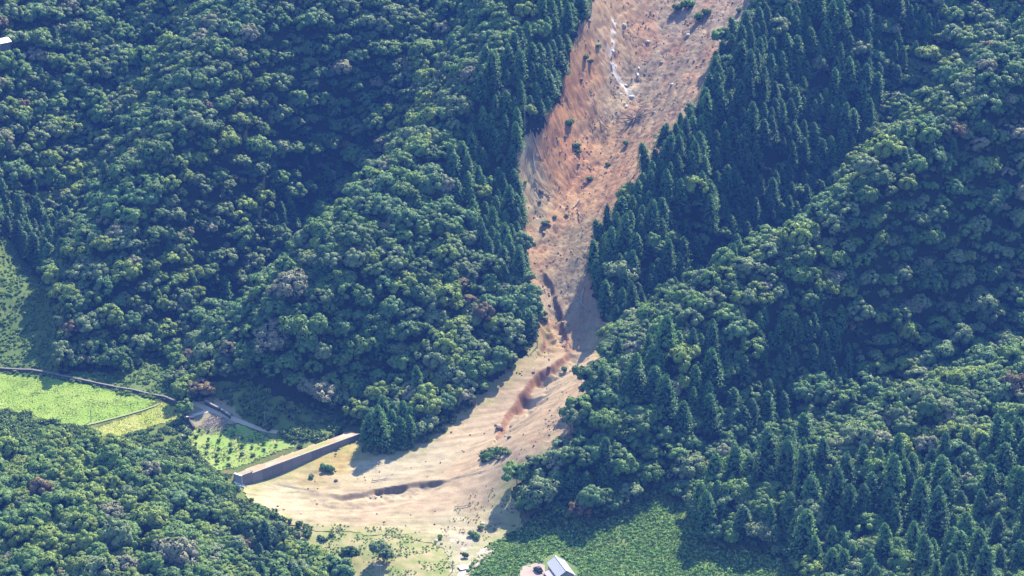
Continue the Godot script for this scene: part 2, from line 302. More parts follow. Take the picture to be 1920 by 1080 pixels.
# ---------------------------------------------------------------- state
const GX0 := -280.0
const GZ0 := -1350.0
const GSTEP := 5.0
const GNX := 113
const GNZ := 141
const SMOOTH := 11.0
var ground_grid := PackedFloat64Array()
var rng := RandomNumberGenerator.new()
var wob := FastNoiseLite.new()
var fine := FastNoiseLite.new()
var hill_noise := FastNoiseLite.new()
var eye := Vector3(0, 390, 0)
var used := {}
var grain_tex: Texture2D
var bump_tex: Texture2D
var cloth := {}


func _ready() -> void:
	camera_and_light()
	rng.seed = 4711
	for n in [wob, fine, hill_noise]:
		n.noise_type = FastNoiseLite.TYPE_SIMPLEX_SMOOTH
	wob.seed = 5; wob.frequency = 0.06; wob.fractal_octaves = 3
	fine.seed = 9; fine.frequency = 0.35; fine.fractal_octaves = 4
	hill_noise.seed = 21; hill_noise.frequency = 0.018; hill_noise.fractal_octaves = 3
	grain_tex = noise_texture(11, 0.02, 5, false)
	bump_tex = noise_texture(12, 0.03, 5, true)
	survey_ground()
	build_ground()
	build_dam()
	build_walls_and_paths()
	build_house()
	build_far_hut()
	build_poles()
	build_logs_and_rocks()
	build_shrubs()
	build_orchard()
	build_forest()
	build_weeds()


func camera_and_light() -> void:
	var cam := Camera3D.new()
	cam.name = "camera"
	cam.fov = 11.3295
	cam.near = 10.0
	cam.far = 3000.0
	cam.position = eye
	cam.rotation_degrees.x = -20.0
	add_child(cam)
	var sky_mat := ProceduralSkyMaterial.new()
	sky_mat.sky_top_color = Color(0.40, 0.53, 0.70)
	sky_mat.sky_horizon_color = Color(0.74, 0.80, 0.86)
	sky_mat.sky_curve = 0.16
	sky_mat.ground_bottom_color = Color(0.16, 0.19, 0.16)
	sky_mat.ground_horizon_color = Color(0.45, 0.53, 0.60)
	sky_mat.sky_energy_multiplier = 1.0
	var sky := Sky.new()
	sky.sky_material = sky_mat
	var env := Environment.new()
	env.background_mode = Environment.BG_SKY
	env.sky = sky
	env.tonemap_mode = Environment.TONE_MAPPER_LINEAR
	env.tonemap_exposure = 4.05
	env.sdfgi_enabled = true
	env.ssao_enabled = true
	env.ssil_enabled = true
	env.fog_enabled = true
	env.fog_density = 0.000065
	env.fog_light_color = Color(0.36, 0.57, 1.0)
	var we := WorldEnvironment.new()
	we.name = "world"
	we.environment = env
	add_child(we)
	var sun := DirectionalLight3D.new()
	sun.name = "sun"
	sun.light_energy = 1.6
	sun.light_color = Color(1.0, 0.95, 0.86)
	sun.light_angular_distance = 0.5
	sun.shadow_enabled = true
	var a := deg_to_rad(SUN_AZIMUTH)
	var e := deg_to_rad(SUN_HEIGHT)
	var to := Vector3(sin(a) * cos(e), sin(e), -cos(a) * cos(e))
	sun.look_at_from_position(to * 100.0, Vector3.ZERO)
	add_child(sun)


# ---------------------------------------------------------------- small helpers
func numbered(called: String) -> String:
	if not used.has(called):
		used[called] = 0
		return called
	used[called] += 1
	return "%s_%03d" % [called, used[called]]


func tag(o: Node, label := "", category := "", group := "", kind := "") -> Node:
	if label: o.set_meta("label", label)
	if category: o.set_meta("category", category)
	if group: o.set_meta("group", group)
	if kind: o.set_meta("kind", kind)
	return o


func thing(called: String, at: Vector3, label: String, category: String, group := "") -> Node3D:
	var o := Node3D.new()
	o.name = numbered(called)
	o.position = at
	add_child(o, true)
	tag(o, label, category, group)
	return o


func put(called: String, mesh: Mesh, mat: Material, parent: Node = null) -> MeshInstance3D:
	var o := MeshInstance3D.new()
	o.name = numbered(called) if parent == null else called
	o.mesh = mesh
	if mat: o.material_override = mat
	(self if parent == null else parent).add_child(o, true)
	return o


func noise_texture(noise_seed: int, freq: float, oct: int, normal: bool) -> Texture2D:
	var n := FastNoiseLite.new()
	n.seed = noise_seed
	n.frequency = freq
	n.fractal_octaves = oct
	var t := NoiseTexture2D.new()
	t.width = 512
	t.height = 512
	t.seamless = true
	t.noise = n
	if normal:
		t.as_normal_map = true
		t.bump_strength = 6.0
	else:
		var g := Gradient.new()
		g.set_color(0, Color(0.66, 0.64, 0.62))
		g.set_color(1, Color(1.0, 1.0, 1.0))
		t.color_ramp = g
	return t


func lin(r: float, g: float, b: float) -> Color:
	return Color(r, g, b).linear_to_srgb()


func plain(c: Color, rough := 0.9, metal := 0.0) -> StandardMaterial3D:
	var key := "%s %s %s" % [c, rough, metal]
	if cloth.has(key):
		return cloth[key]
	var m := StandardMaterial3D.new()
	m.albedo_color = Color(c.r, c.g, c.b).linear_to_srgb()
	m.roughness = rough
	m.metallic = metal
	m.metallic_specular = 0.3
	cloth[key] = m
	return m


func weathered(c: Color, size: float, rough := 0.92) -> StandardMaterial3D:
	var m := plain(c, rough).duplicate() as StandardMaterial3D
	m.albedo_texture = grain_tex
	m.normal_enabled = true
	m.normal_texture = bump_tex
	m.normal_scale = 0.8
	m.uv1_triplanar = true
	m.uv1_world_triplanar = true
	m.uv1_scale = Vector3.ONE / size
	return m


func soil_material(size: float, bump: float) -> StandardMaterial3D:
	var m := weathered(Color(1, 1, 1), size, 0.97)
	m.vertex_color_use_as_albedo = true
	m.normal_scale = bump
	m.metallic_specular = 0.15
	return m


# ---------------------------------------------------------------- the lie of the land
func survey_ground() -> void:
	var n := SURVEY.size()
	var m := n + 3
	var a: Array[PackedFloat64Array] = []
	for i in n:
		var row := PackedFloat64Array()
		row.resize(m + 1)
		for j in n:
			var dx: float = SURVEY[i][0] - SURVEY[j][0]
			var dz: float = SURVEY[i][2] - SURVEY[j][2]
			row[j] = sqrt(dx * dx + dz * dz + SMOOTH * SMOOTH)
		row[i] -= 1.0
		row[n] = 1.0
		row[n + 1] = SURVEY[i][0] / 100.0
		row[n + 2] = SURVEY[i][2] / 100.0
		row[m] = SURVEY[i][1]
		a.append(row)
	for k in 3:
		var row := PackedFloat64Array()
		row.resize(m + 1)
		for j in n:
			row[j] = [1.0, SURVEY[j][0] / 100.0, SURVEY[j][2] / 100.0][k]
		a.append(row)
	for c in m:
		var best := c
		for r in range(c + 1, m):
			if absf(a[r][c]) > absf(a[best][c]): best = r
		if best != c:
			var swap := a[c]
			a[c] = a[best]
			a[best] = swap
		var pc := a[c]
		for r in range(c + 1, m):
			var f := a[r][c] / pc[c]
			if f != 0.0:
				var ar := a[r]
				for j in range(c, m + 1):
					ar[j] -= f * pc[j]
				a[r] = ar
	var w := PackedFloat64Array()
	w.resize(m)
	for c in range(m - 1, -1, -1):
		var s := a[c][m]
		for j in range(c + 1, m):
			s -= a[c][j] * w[j]
		w[c] = s / a[c][c]
	var px := PackedFloat64Array()
	var pz := PackedFloat64Array()
	for p in SURVEY:
		px.append(p[0])
		pz.append(p[2])
	ground_grid.resize(GNX * GNZ)
	for j in GNZ:
		var z := GZ0 + j * GSTEP
		for i in GNX:
			var x := GX0 + i * GSTEP
			var y := w[n] + w[n + 1] * x / 100.0 + w[n + 2] * z / 100.0
			for k in n:
				var dx := x - px[k]
				var dz := z - pz[k]
				y += w[k] * sqrt(dx * dx + dz * dz + SMOOTH * SMOOTH)
			ground_grid[j * GNX + i] = y


func ground(x: float, z: float) -> float:
	var fx := clampf((x - GX0) / GSTEP, 0.0, GNX - 1.001)
	var fz := clampf((z - GZ0) / GSTEP, 0.0, GNZ - 1.001)
	var i := int(fx)
	var j := int(fz)
	var a := fx - i
	var b := fz - j
	var k := j * GNX + i
	return (ground_grid[k] * (1 - a) + ground_grid[k + 1] * a) * (1 - b) + (ground_grid[k + GNX] * (1 - a) + ground_grid[k + GNX + 1] * a) * b


func on_ground(x: float, z: float, up := 0.0) -> Vector3:
	return Vector3(x, ground(x, z) + up, z)


func hillside(x: float, z: float) -> float:
	# the forest floor is rougher than the valley floor
	var g := ground(x, z)
	var f := clampf((g - 4.0) / 12.0, 0.0, 1.0)
	if f > 0.0 and slide_reach.has_point(Vector2(x, z)):
		f *= clampf(edge_distance(slide_poly, Vector2(x, z)) / 16.0, 0.0, 1.0)
	return g + hill_noise.get_noise_2d(x, z) * f * 5.0


func outline(flat: Array) -> PackedVector2Array:
	var p := PackedVector2Array()
	for i in range(0, flat.size(), 2):
		p.append(Vector2(flat[i], flat[i + 1]))
	return p


func inside(p: PackedVector2Array, q: Vector2) -> bool:
	return Geometry2D.is_point_in_polygon(q, p)


func edge_distance(p: PackedVector2Array, q: Vector2, closed := true) -> float:
	var best := 1e9
	var n := p.size()
	for i in (n if closed else n - 1):
		best = minf(best, q.distance_squared_to(Geometry2D.get_closest_point_to_segment(q, p[i], p[(i + 1) % n])))
	return sqrt(best)


func box_of(p: PackedVector2Array) -> Rect2:
	var r := Rect2(p[0], Vector2.ZERO)
	for q in p:
		r = r.expand(q)
	return r


func pixel(p: Vector3) -> Vector2:
	# where a point falls in the photograph, as shares of its width and height (only for the words of the labels and to leave out what is out of view)
	var t := deg_to_rad(20.0)
	var q := p - eye
	var f := -sin(t) * q.y - cos(t) * q.z
	var up := cos(t) * q.y - sin(t) * q.z
	return Vector2(0.5 + 2.8354 * q.x / f, 0.5 - 5.0407 * up / f)


func place_words(p: Vector3) -> String:
	var q := pixel(p)
	return "%s percent across, %s percent down" % [in_words(roundi(q.x * 100)), in_words(roundi(q.y * 100))]


func in_words(n: int) -> String:
	n = clampi(n, 0, 99)
	var ones := ["zero", "one", "two", "three", "four", "five", "six", "seven", "eight", "nine", "ten", "eleven", "twelve", "thirteen", "fourteen", "fifteen", "sixteen", "seventeen", "eighteen", "nineteen"]
	if n < 20: return ones[n]
	var tens: String = ["twenty", "thirty", "forty", "fifty", "sixty", "seventy", "eighty", "ninety"][n / 10 - 2]
	return tens + ("-" + ones[n % 10] if n % 10 else "")


# ---------------------------------------------------------------- ground sheets
func sheet(called: String, step: float, area: Rect2, keep: Callable, shape: Callable, paint: Callable, mat: Material) -> MeshInstance3D:
	var nx := int(area.size.x / step) + 2
	var nz := int(area.size.y / step) + 2
	var index := PackedInt32Array()
	index.resize(nx * nz)
	var vs := PackedVector3Array()
	var cs := PackedColorArray()
	for j in nz:
		for i in nx:
			var x := area.position.x + i * step
			var z := area.position.y + j * step
			index[j * nx + i] = -1
			if keep.call(x, z):
				index[j * nx + i] = vs.size()
				vs.append(Vector3(x, shape.call(x, z), z))
				cs.append(paint.call(x, z))
	var tri := PackedInt32Array()
	for j in nz - 1:
		for i in nx - 1:
			var a := index[j * nx + i]
			var b := index[j * nx + i + 1]
			var c := index[(j + 1) * nx + i + 1]
			var d := index[(j + 1) * nx + i]
			if a >= 0 and b >= 0 and c >= 0: tri.append_array([a, b, c])
			if a >= 0 and c >= 0 and d >= 0: tri.append_array([a, c, d])
	var ns := PackedVector3Array()
	ns.resize(vs.size())
	for t in range(0, tri.size(), 3):
		var a := tri[t]
		var b := tri[t + 1]
		var c := tri[t + 2]
		var nn := (vs[c] - vs[a]).cross(vs[b] - vs[a])
		ns[a] += nn
		ns[b] += nn
		ns[c] += nn
	for i in ns.size():
		ns[i] = ns[i].normalized() if ns[i].length() > 1e-9 else Vector3.UP
	var arr := []
	arr.resize(Mesh.ARRAY_MAX)
	arr[Mesh.ARRAY_VERTEX] = vs
	arr[Mesh.ARRAY_NORMAL] = ns
	arr[Mesh.ARRAY_COLOR] = cs
	arr[Mesh.ARRAY_INDEX] = tri
	var m := ArrayMesh.new()
	m.add_surface_from_arrays(Mesh.PRIMITIVE_TRIANGLES, arr)
	var o := put(called, m, mat)
	tag(o, "", "", "", "structure")
	return o


var slide_poly: PackedVector2Array
var slide_reach: Rect2
var streak_line: PackedVector2Array
var sheets := []          # [outline, box, how deep the hillside lies below it]
var scarps := []          # [line, sign, drop, wall width, recovery, red]
var tints := []           # [x, z, colour]


func scarp_at(q: Vector2) -> Vector3:
	# x: how far the ground has dropped, y: on the bare bank (0..1), z: how red the bank is
	var out := Vector3.ZERO
	for s in scarps:
		var line: PackedVector2Array = s[0]
		var box: Rect2 = s[6]
		if not box.has_point(q):
			continue
		var best := 1e9
		var side := 0.0
		var along := 0.0
		for i in line.size() - 1:
			var c := Geometry2D.get_closest_point_to_segment(q, line[i], line[i + 1])
			var d := q.distance_to(c)
			if d < best:
				best = d
				side = signf((line[i + 1] - line[i]).cross(q - c)) * s[1]
				along = (i + clampf((c - line[i]).length() / (line[i + 1] - line[i]).length(), 0, 1)) / (line.size() - 1.0)
		var d2 := best * side + fine.get_noise_2d(q.x * 0.7, q.y * 0.7) * 0.12 + wob.get_noise_2d(q.x * 0.45, q.y * 0.45) * 2.6
		var amp: float = s[2] * sqrt(maxf(0.0, sin(PI * clampf(along, 0.02, 0.98)))) * clampf(0.82 + 1.2 * wob.get_noise_2d(q.x * 1.4, q.y * 1.4), 0.55, 1.2)
		var wall: float = s[3]
		var rec: float = s[4]
		if d2 > 0.0 and d2 < rec:
			out.x = maxf(out.x, amp * smoothstep(0.0, wall, d2) * (1.0 - smoothstep(wall * 1.5, rec, d2)))
		if d2 > -0.2 and d2 < wall * 1.35:
			out.y = maxf(out.y, clampf(amp / 1.5, 0, 1) * (1.0 - smoothstep(wall, wall * 1.35, d2)))
			out.z = s[5]
	return out


func slide_fade(q: Vector2) -> float:
	return clampf(edge_distance(slide_poly, q) / 4.0, 0.0, 1.0)


func slide_height(x: float, z: float) -> float:
	var q := Vector2(x, z)
	var g := ground(x, z) + 0.25
	var f := slide_fade(q)
	var across := x * 0.917 + z * 0.4
	var along := -z * 0.917 + x * 0.4
	var steep := clampf((g - 14.0) / 14.0, 0.0, 1.0)      # the upper scar is rilled, the fan below is smooth
	var rill := 1.0 - absf(wob.get_noise_2d(across * 2.1 + 3.5 * wob.get_noise_2d(x, z), along * 0.3 + 90.0))
	var rill2 := 1.0 - absf(wob.get_noise_2d(across * 4.6 + 4.0 * wob.get_noise_2d(x * 1.5, z * 1.5), along * 0.8 + 300.0))
	var y := -0.9 * pow(rill, 7.0) * steep - 0.3 * pow(rill2, 7.0) * (0.15 + 0.85 * steep)
	y += wob.get_noise_2d(x * 1.3 + 50.0, z * 1.3) * (0.15 + 0.32 * steep)
	y += fine.get_noise_2d(x, z) * (0.11 + 0.15 * steep)
	y += fine.get_noise_2d(x * 0.12, z * 1.1) * 0.04 * (1.0 - steep) + fine.get_noise_2d(x * 2.0, z * 2.0) * 0.14 * steep
	y -= 2.0 * steep * f      # the scar is scooped out of the hillside
	y -= scarp_at(q).x
	return g + y * f


func slide_paint(x: float, z: float) -> Color:
	var q := Vector2(x, z)
	var c := Vector3.ZERO
	var sum := 0.0
	var wx := x + 5.0 * wob.get_noise_2d(x * 0.8, z * 0.8)
	var wz := z + 7.0 * wob.get_noise_2d(x * 0.8 + 200.0, z * 0.8)
	for t in tints:
		var d: float = (wx - t[0]) * (wx - t[0]) + (wz - t[1]) * (wz - t[1]) * 0.6
		var w := 1.0 / pow(d + 6.0, 2.2)
		c += t[2] * w
		sum += w
	c /= sum
	var across := x * 0.917 + z * 0.4
	var along := -z * 0.917 + x * 0.4
	var steep := clampf((ground(x, z) - 14.0) / 14.0, 0.0, 1.0)
	var streak := wob.get_noise_2d(across * 4.0, along * 0.35)
	var blot := fine.get_noise_2d(x * 0.7 + 33.0, z * 0.7)
	c *= 1.0 + 0.24 * streak * (0.4 + 0.6 * steep) + 0.22 * blot * (0.45 + 0.55 * steep) + 0.20 * wob.get_noise_2d(x * 0.7 + 31.0, z * 1.5) * (1.0 - steep) + 0.30 * fine.get_noise_2d(x * 0.12, z * 0.8) * (1.0 - steep) + 0.25 * fine.get_noise_2d(x * 0.35 + 70.0, z * 0.5) * (1.0 - steep)
	# red subsoil and grey stone show in patches on the upper scar
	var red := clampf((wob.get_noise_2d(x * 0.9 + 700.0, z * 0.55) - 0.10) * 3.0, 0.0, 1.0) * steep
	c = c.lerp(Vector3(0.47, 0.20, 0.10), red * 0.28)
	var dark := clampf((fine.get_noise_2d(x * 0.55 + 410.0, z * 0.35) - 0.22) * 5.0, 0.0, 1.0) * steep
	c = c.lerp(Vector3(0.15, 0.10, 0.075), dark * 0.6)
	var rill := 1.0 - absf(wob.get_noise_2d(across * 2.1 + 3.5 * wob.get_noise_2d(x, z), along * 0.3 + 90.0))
	c = c.lerp(Vector3(0.20, 0.115, 0.08), pow(rill, 14.0) * 0.6 * steep)  # rill beds painted darker the deeper they cut
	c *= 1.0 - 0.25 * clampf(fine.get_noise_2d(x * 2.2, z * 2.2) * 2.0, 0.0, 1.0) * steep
	var w := edge_distance(streak_line, Vector2(x + wob.get_noise_2d(x * 2, z * 2) * 1.5, z), false)
	c = c.lerp(Vector3(0.56, 0.53, 0.50), clampf(1.0 - w * 0.8 + fine.get_noise_2d(x, z * 0.5) * 1.8, 0.0, 1.0) * 0.8)
	# sparse growth creeping in along the lower rim
	if steep < 0.5:
		var e := edge_distance(slide_poly, q)
		var grow := clampf(1.0 - e / 7.0 + 0.9 * fine.get_noise_2d(x * 0.5, z * 0.5 + 60.0), 0.0, 1.0)
		c = c.lerp(Vector3(0.20, 0.24, 0.07), grow * 0.55)
	var s := scarp_at(q)
	if s.y > 0.0:
		var bank := Vector3(0.20, 0.14, 0.09).lerp(Vector3(0.22, 0.11, 0.072), s.z)
		bank *= 0.95 + 0.35 * fine.get_noise_2d(x * 0.8, z * 0.8)
		c = c.lerp(bank, s.y * 0.9)
	return Color(clampf(c.x, 0.02, 0.9), clampf(c.y, 0.02, 0.9), clampf(c.z, 0.02, 0.9))


func add_patch(called: String, flat: Array, step: float, lift: float, paint: Callable, mat: Material, rough := 0.08, edge_wobble := 1.2) -> PackedVector2Array:
	var p := outline(flat)
	var keep := func(x: float, z: float) -> bool:
		return inside(p, Vector2(x + wob.get_noise_2d(x * 3, z * 3) * edge_wobble * 2.0, z + wob.get_noise_2d(x * 3 + 99, z * 3) * edge_wobble * 2.0))
	var shape := func(x: float, z: float) -> float: return ground(x, z) + lift + fine.get_noise_2d(x, z) * rough
	sheet(called, step, box_of(p).grow(3.0), keep, shape, paint, mat)
	return p


func build_ground() -> void:
	slide_poly = outline(SLIDE)
	streak_line = outline(WHITE_STREAK)
	slide_reach = box_of(slide_poly).grow(16.0)
	for s in SCARPS:
		var line := outline(s[0])
		scarps.append([line, s[1], s[2], s[3], s[4], s[5], box_of(line).grow(s[4] + 3.0)])
	for t in TINTS:
		tints.append([t[0], t[1], Vector3(t[2], t[3], t[4])])
	for f in [FIELD, LOWER_FIELD, ORCHARD, BARE_PLOT, MEADOW, LEFT_MEADOW, FLOOR_WEEDS, KUDZU, SHADED_BANK]:
		sheets.append(outline(f))
	var boxes := sheets.map(func(p): return box_of(p))
	var slide_box := box_of(slide_poly)
	var floor_shape := func(x: float, z: float) -> float:
		var q := Vector2(x, z)
		var y := hillside(x, z)
		if slide_box.has_point(q) and inside(slide_poly, q):
			y = minf(y, ground(x, z)) - 8.0 * clampf((edge_distance(slide_poly, q) - 1.0) / 5.0, 0.0, 1.0)
		else:
			for i in sheets.size():
				if boxes[i].has_point(q) and inside(sheets[i], q):
					y = minf(y, ground(x, z)) - 0.7 * clampf((edge_distance(sheets[i], q) - 2.0) / 2.0, 0.0, 1.0)
					break
		return y
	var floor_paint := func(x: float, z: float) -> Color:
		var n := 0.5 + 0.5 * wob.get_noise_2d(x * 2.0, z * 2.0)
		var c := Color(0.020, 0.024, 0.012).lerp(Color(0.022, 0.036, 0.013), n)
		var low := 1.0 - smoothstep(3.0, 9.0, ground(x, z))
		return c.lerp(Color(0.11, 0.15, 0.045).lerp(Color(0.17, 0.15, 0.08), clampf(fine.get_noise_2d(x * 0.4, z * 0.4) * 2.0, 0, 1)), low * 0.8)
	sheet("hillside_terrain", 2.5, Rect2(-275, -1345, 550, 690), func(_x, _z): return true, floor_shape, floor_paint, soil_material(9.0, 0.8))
	# the land beyond, far coarser
	var keep_far := func(x: float, z: float) -> bool: return not Rect2(-262, -1332, 524, 664).has_point(Vector2(x, z))
	sheet("outer_terrain", 12.0, Rect2(-1200, -2400, 2400, 2300), keep_far, func(x, z): return ground(clampf(x, -274, 274), clampf(z, -1344, -656)) - 1.0, floor_paint, soil_material(9.0, 0.8))
	# the bare scar and its fan
	var keep_slide := func(x: float, z: float) -> bool:
		return inside(slide_poly, Vector2(x + wob.get_noise_2d(x * 2, z * 2) * 2.4 + fine.get_noise_2d(x, z) * 1.0, z + wob.get_noise_2d(x * 2 + 99, z * 2) * 2.4))
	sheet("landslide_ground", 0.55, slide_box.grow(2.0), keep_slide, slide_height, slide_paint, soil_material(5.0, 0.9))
	# fields
	var grass := func(a: Vector3, b: Vector3, size: float) -> Callable:
		return func(x: float, z: float) -> Color:
			var n := clampf(0.5 + 0.7 * wob.get_noise_2d(x * size, z * size) + 0.5 * fine.get_noise_2d(x * 0.8, z * 0.8), 0.0, 1.0)
			var c := a.lerp(b, n)
			return Color(c.x, c.y, c.z)
	var soft := soil_material(3.0, 0.6)
	add_patch("green_field", FIELD, 1.0, 0.10, grass.call(Vector3(0.19, 0.30, 0.06), Vector3(0.24, 0.33, 0.085), 1.0), soft, 0.03, 0.5)
	add_patch("yellow_field", LOWER_FIELD, 1.0, 0.10, grass.call(Vector3(0.24, 0.31, 0.06), Vector3(0.32, 0.33, 0.11), 1.0), soft, 0.03, 0.5)
	add_patch("orchard_ground", ORCHARD, 1.0, 0.14, grass.call(Vector3(0.17, 0.30, 0.06), Vector3(0.27, 0.30, 0.11), 2.0), soft, 0.10, 0.5)
	add_patch("bare_plot", BARE_PLOT, 0.8, 0.08, grass.call(Vector3(0.30, 0.25, 0.18), Vector3(0.22, 0.21, 0.13), 2.0), soft, 0.15, 0.6)
	add_patch("meadow", MEADOW, 1.0, 0.10, grass.call(Vector3(0.085, 0.15, 0.045), Vector3(0.15, 0.20, 0.07), 0.8), soft, 0.30, 1.5)
	add_patch("rough_patch", KUDZU, 1.0, 0.06, grass.call(Vector3(0.06, 0.11, 0.03), Vector3(0.12, 0.16, 0.05), 1.4), soft, 0.30, 1.0)
	add_patch("grass_bank", SHADED_BANK, 1.0, 0.05, grass.call(Vector3(0.08, 0.13, 0.04), Vector3(0.14, 0.18, 0.06), 1.4), soft, 0.30, 1.0)
	add_patch("upper_meadow", LEFT_MEADOW, 1.0, 0.10, grass.call(Vector3(0.065, 0.115, 0.035), Vector3(0.12, 0.17, 0.06), 1.4), soft, 0.30, 1.5)
	add_patch("valley_floor_grass", FLOOR_WEEDS, 1.0, 0.10, grass.call(Vector3(0.17, 0.22, 0.07), Vector3(0.34, 0.29, 0.17), 1.6), soft, 0.25, 1.5)


# ---------------------------------------------------------------- solids
func quad(st: SurfaceTool, a: Vector3, b: Vector3, c: Vector3, d: Vector3, mid: Vector3) -> void:
	var n := (c - a).cross(b - a)
	var out := n.dot((a + b + c + d) / 4.0 - mid) > 0.0
	for v in ([a, b, c, a, c, d] if out else [a, c, b, a, d, c]):
		st.add_vertex(v)


func block(low: Array, high: Array) -> ArrayMesh:
	# a solid between two four-cornered outlines
	var st := SurfaceTool.new()
	st.begin(Mesh.PRIMITIVE_TRIANGLES)
	st.set_smooth_group(-1)
	block_into(st, low, high)
	st.generate_normals()
	return st.commit()


func block_into(st: SurfaceTool, low: Array, high: Array) -> void:
	var mid := Vector3.ZERO
	for v in low + high:
		mid += v / 8.0
	quad(st, low[0], low[1], low[2], low[3], mid)
	quad(st, high[0], high[1], high[2], high[3], mid)
	for i in 4:
		quad(st, low[i], low[(i + 1) % 4], high[(i + 1) % 4], high[i], mid)


func tube(a: Vector3, b: Vector3, ra: float, rb: float, sides := 8, bend := 0.0, rings := 4) -> ArrayMesh:
	var st := SurfaceTool.new()
	st.begin(Mesh.PRIMITIVE_TRIANGLES)
	tube_into(st, a, b, ra, rb, sides, bend, rings)
	st.generate_normals()
	return st.commit()


func tube_into(st: SurfaceTool, a: Vector3, b: Vector3, ra: float, rb: float, sides := 8, bend := 0.0, rings := 4) -> void:
	var dir := (b - a).normalized()
	var u := dir.cross(Vector3.UP if absf(dir.y) < 0.9 else Vector3.RIGHT).normalized()
	var v := dir.cross(u)
	var at := func(k: int, s: int) -> Vector3:
		var t := k / float(rings)
		var c := a.lerp(b, t) + u * bend * sin(PI * t)
		var w := TAU * s / sides
		return c + (u * cos(w) + v * sin(w)) * lerpf(ra, rb, t)
	for k in rings:
		for s in sides:
			var c := a.lerp(b, (k + 0.5) / rings) + u * bend * sin(PI * (k + 0.5) / rings)
			quad(st, at.call(k, s), at.call(k, s + 1), at.call(k + 1, s + 1), at.call(k + 1, s), c)
	for s in sides:
		quad(st, a, a, at.call(0, s), at.call(0, s + 1), a + dir)
		quad(st, b, b, at.call(rings, s), at.call(rings, s + 1), b - dir)


func stone_mesh(stone_seed: int, size: Vector3, rough := 0.35) -> ArrayMesh:
	var n := FastNoiseLite.new()
	n.seed = stone_seed
	n.frequency = 0.9
	n.noise_type = FastNoiseLite.TYPE_CELLULAR
	n.cellular_return_type = FastNoiseLite.RETURN_DISTANCE
	var sp := SphereMesh.new()
	sp.radial_segments = 12
	sp.rings = 7
	sp.radius = 1.0
	sp.height = 2.0
	var arr := sp.get_mesh_arrays()
	var st := SurfaceTool.new()
	st.begin(Mesh.PRIMITIVE_TRIANGLES)
	st.set_smooth_group(-1)
	for i in arr[Mesh.ARRAY_INDEX]:
		var v: Vector3 = arr[Mesh.ARRAY_VERTEX][i]
		st.add_vertex(v * size * (1.0 + rough * n.get_noise_3dv(v * 1.3)))
	st.generate_normals()
	return st.commit()


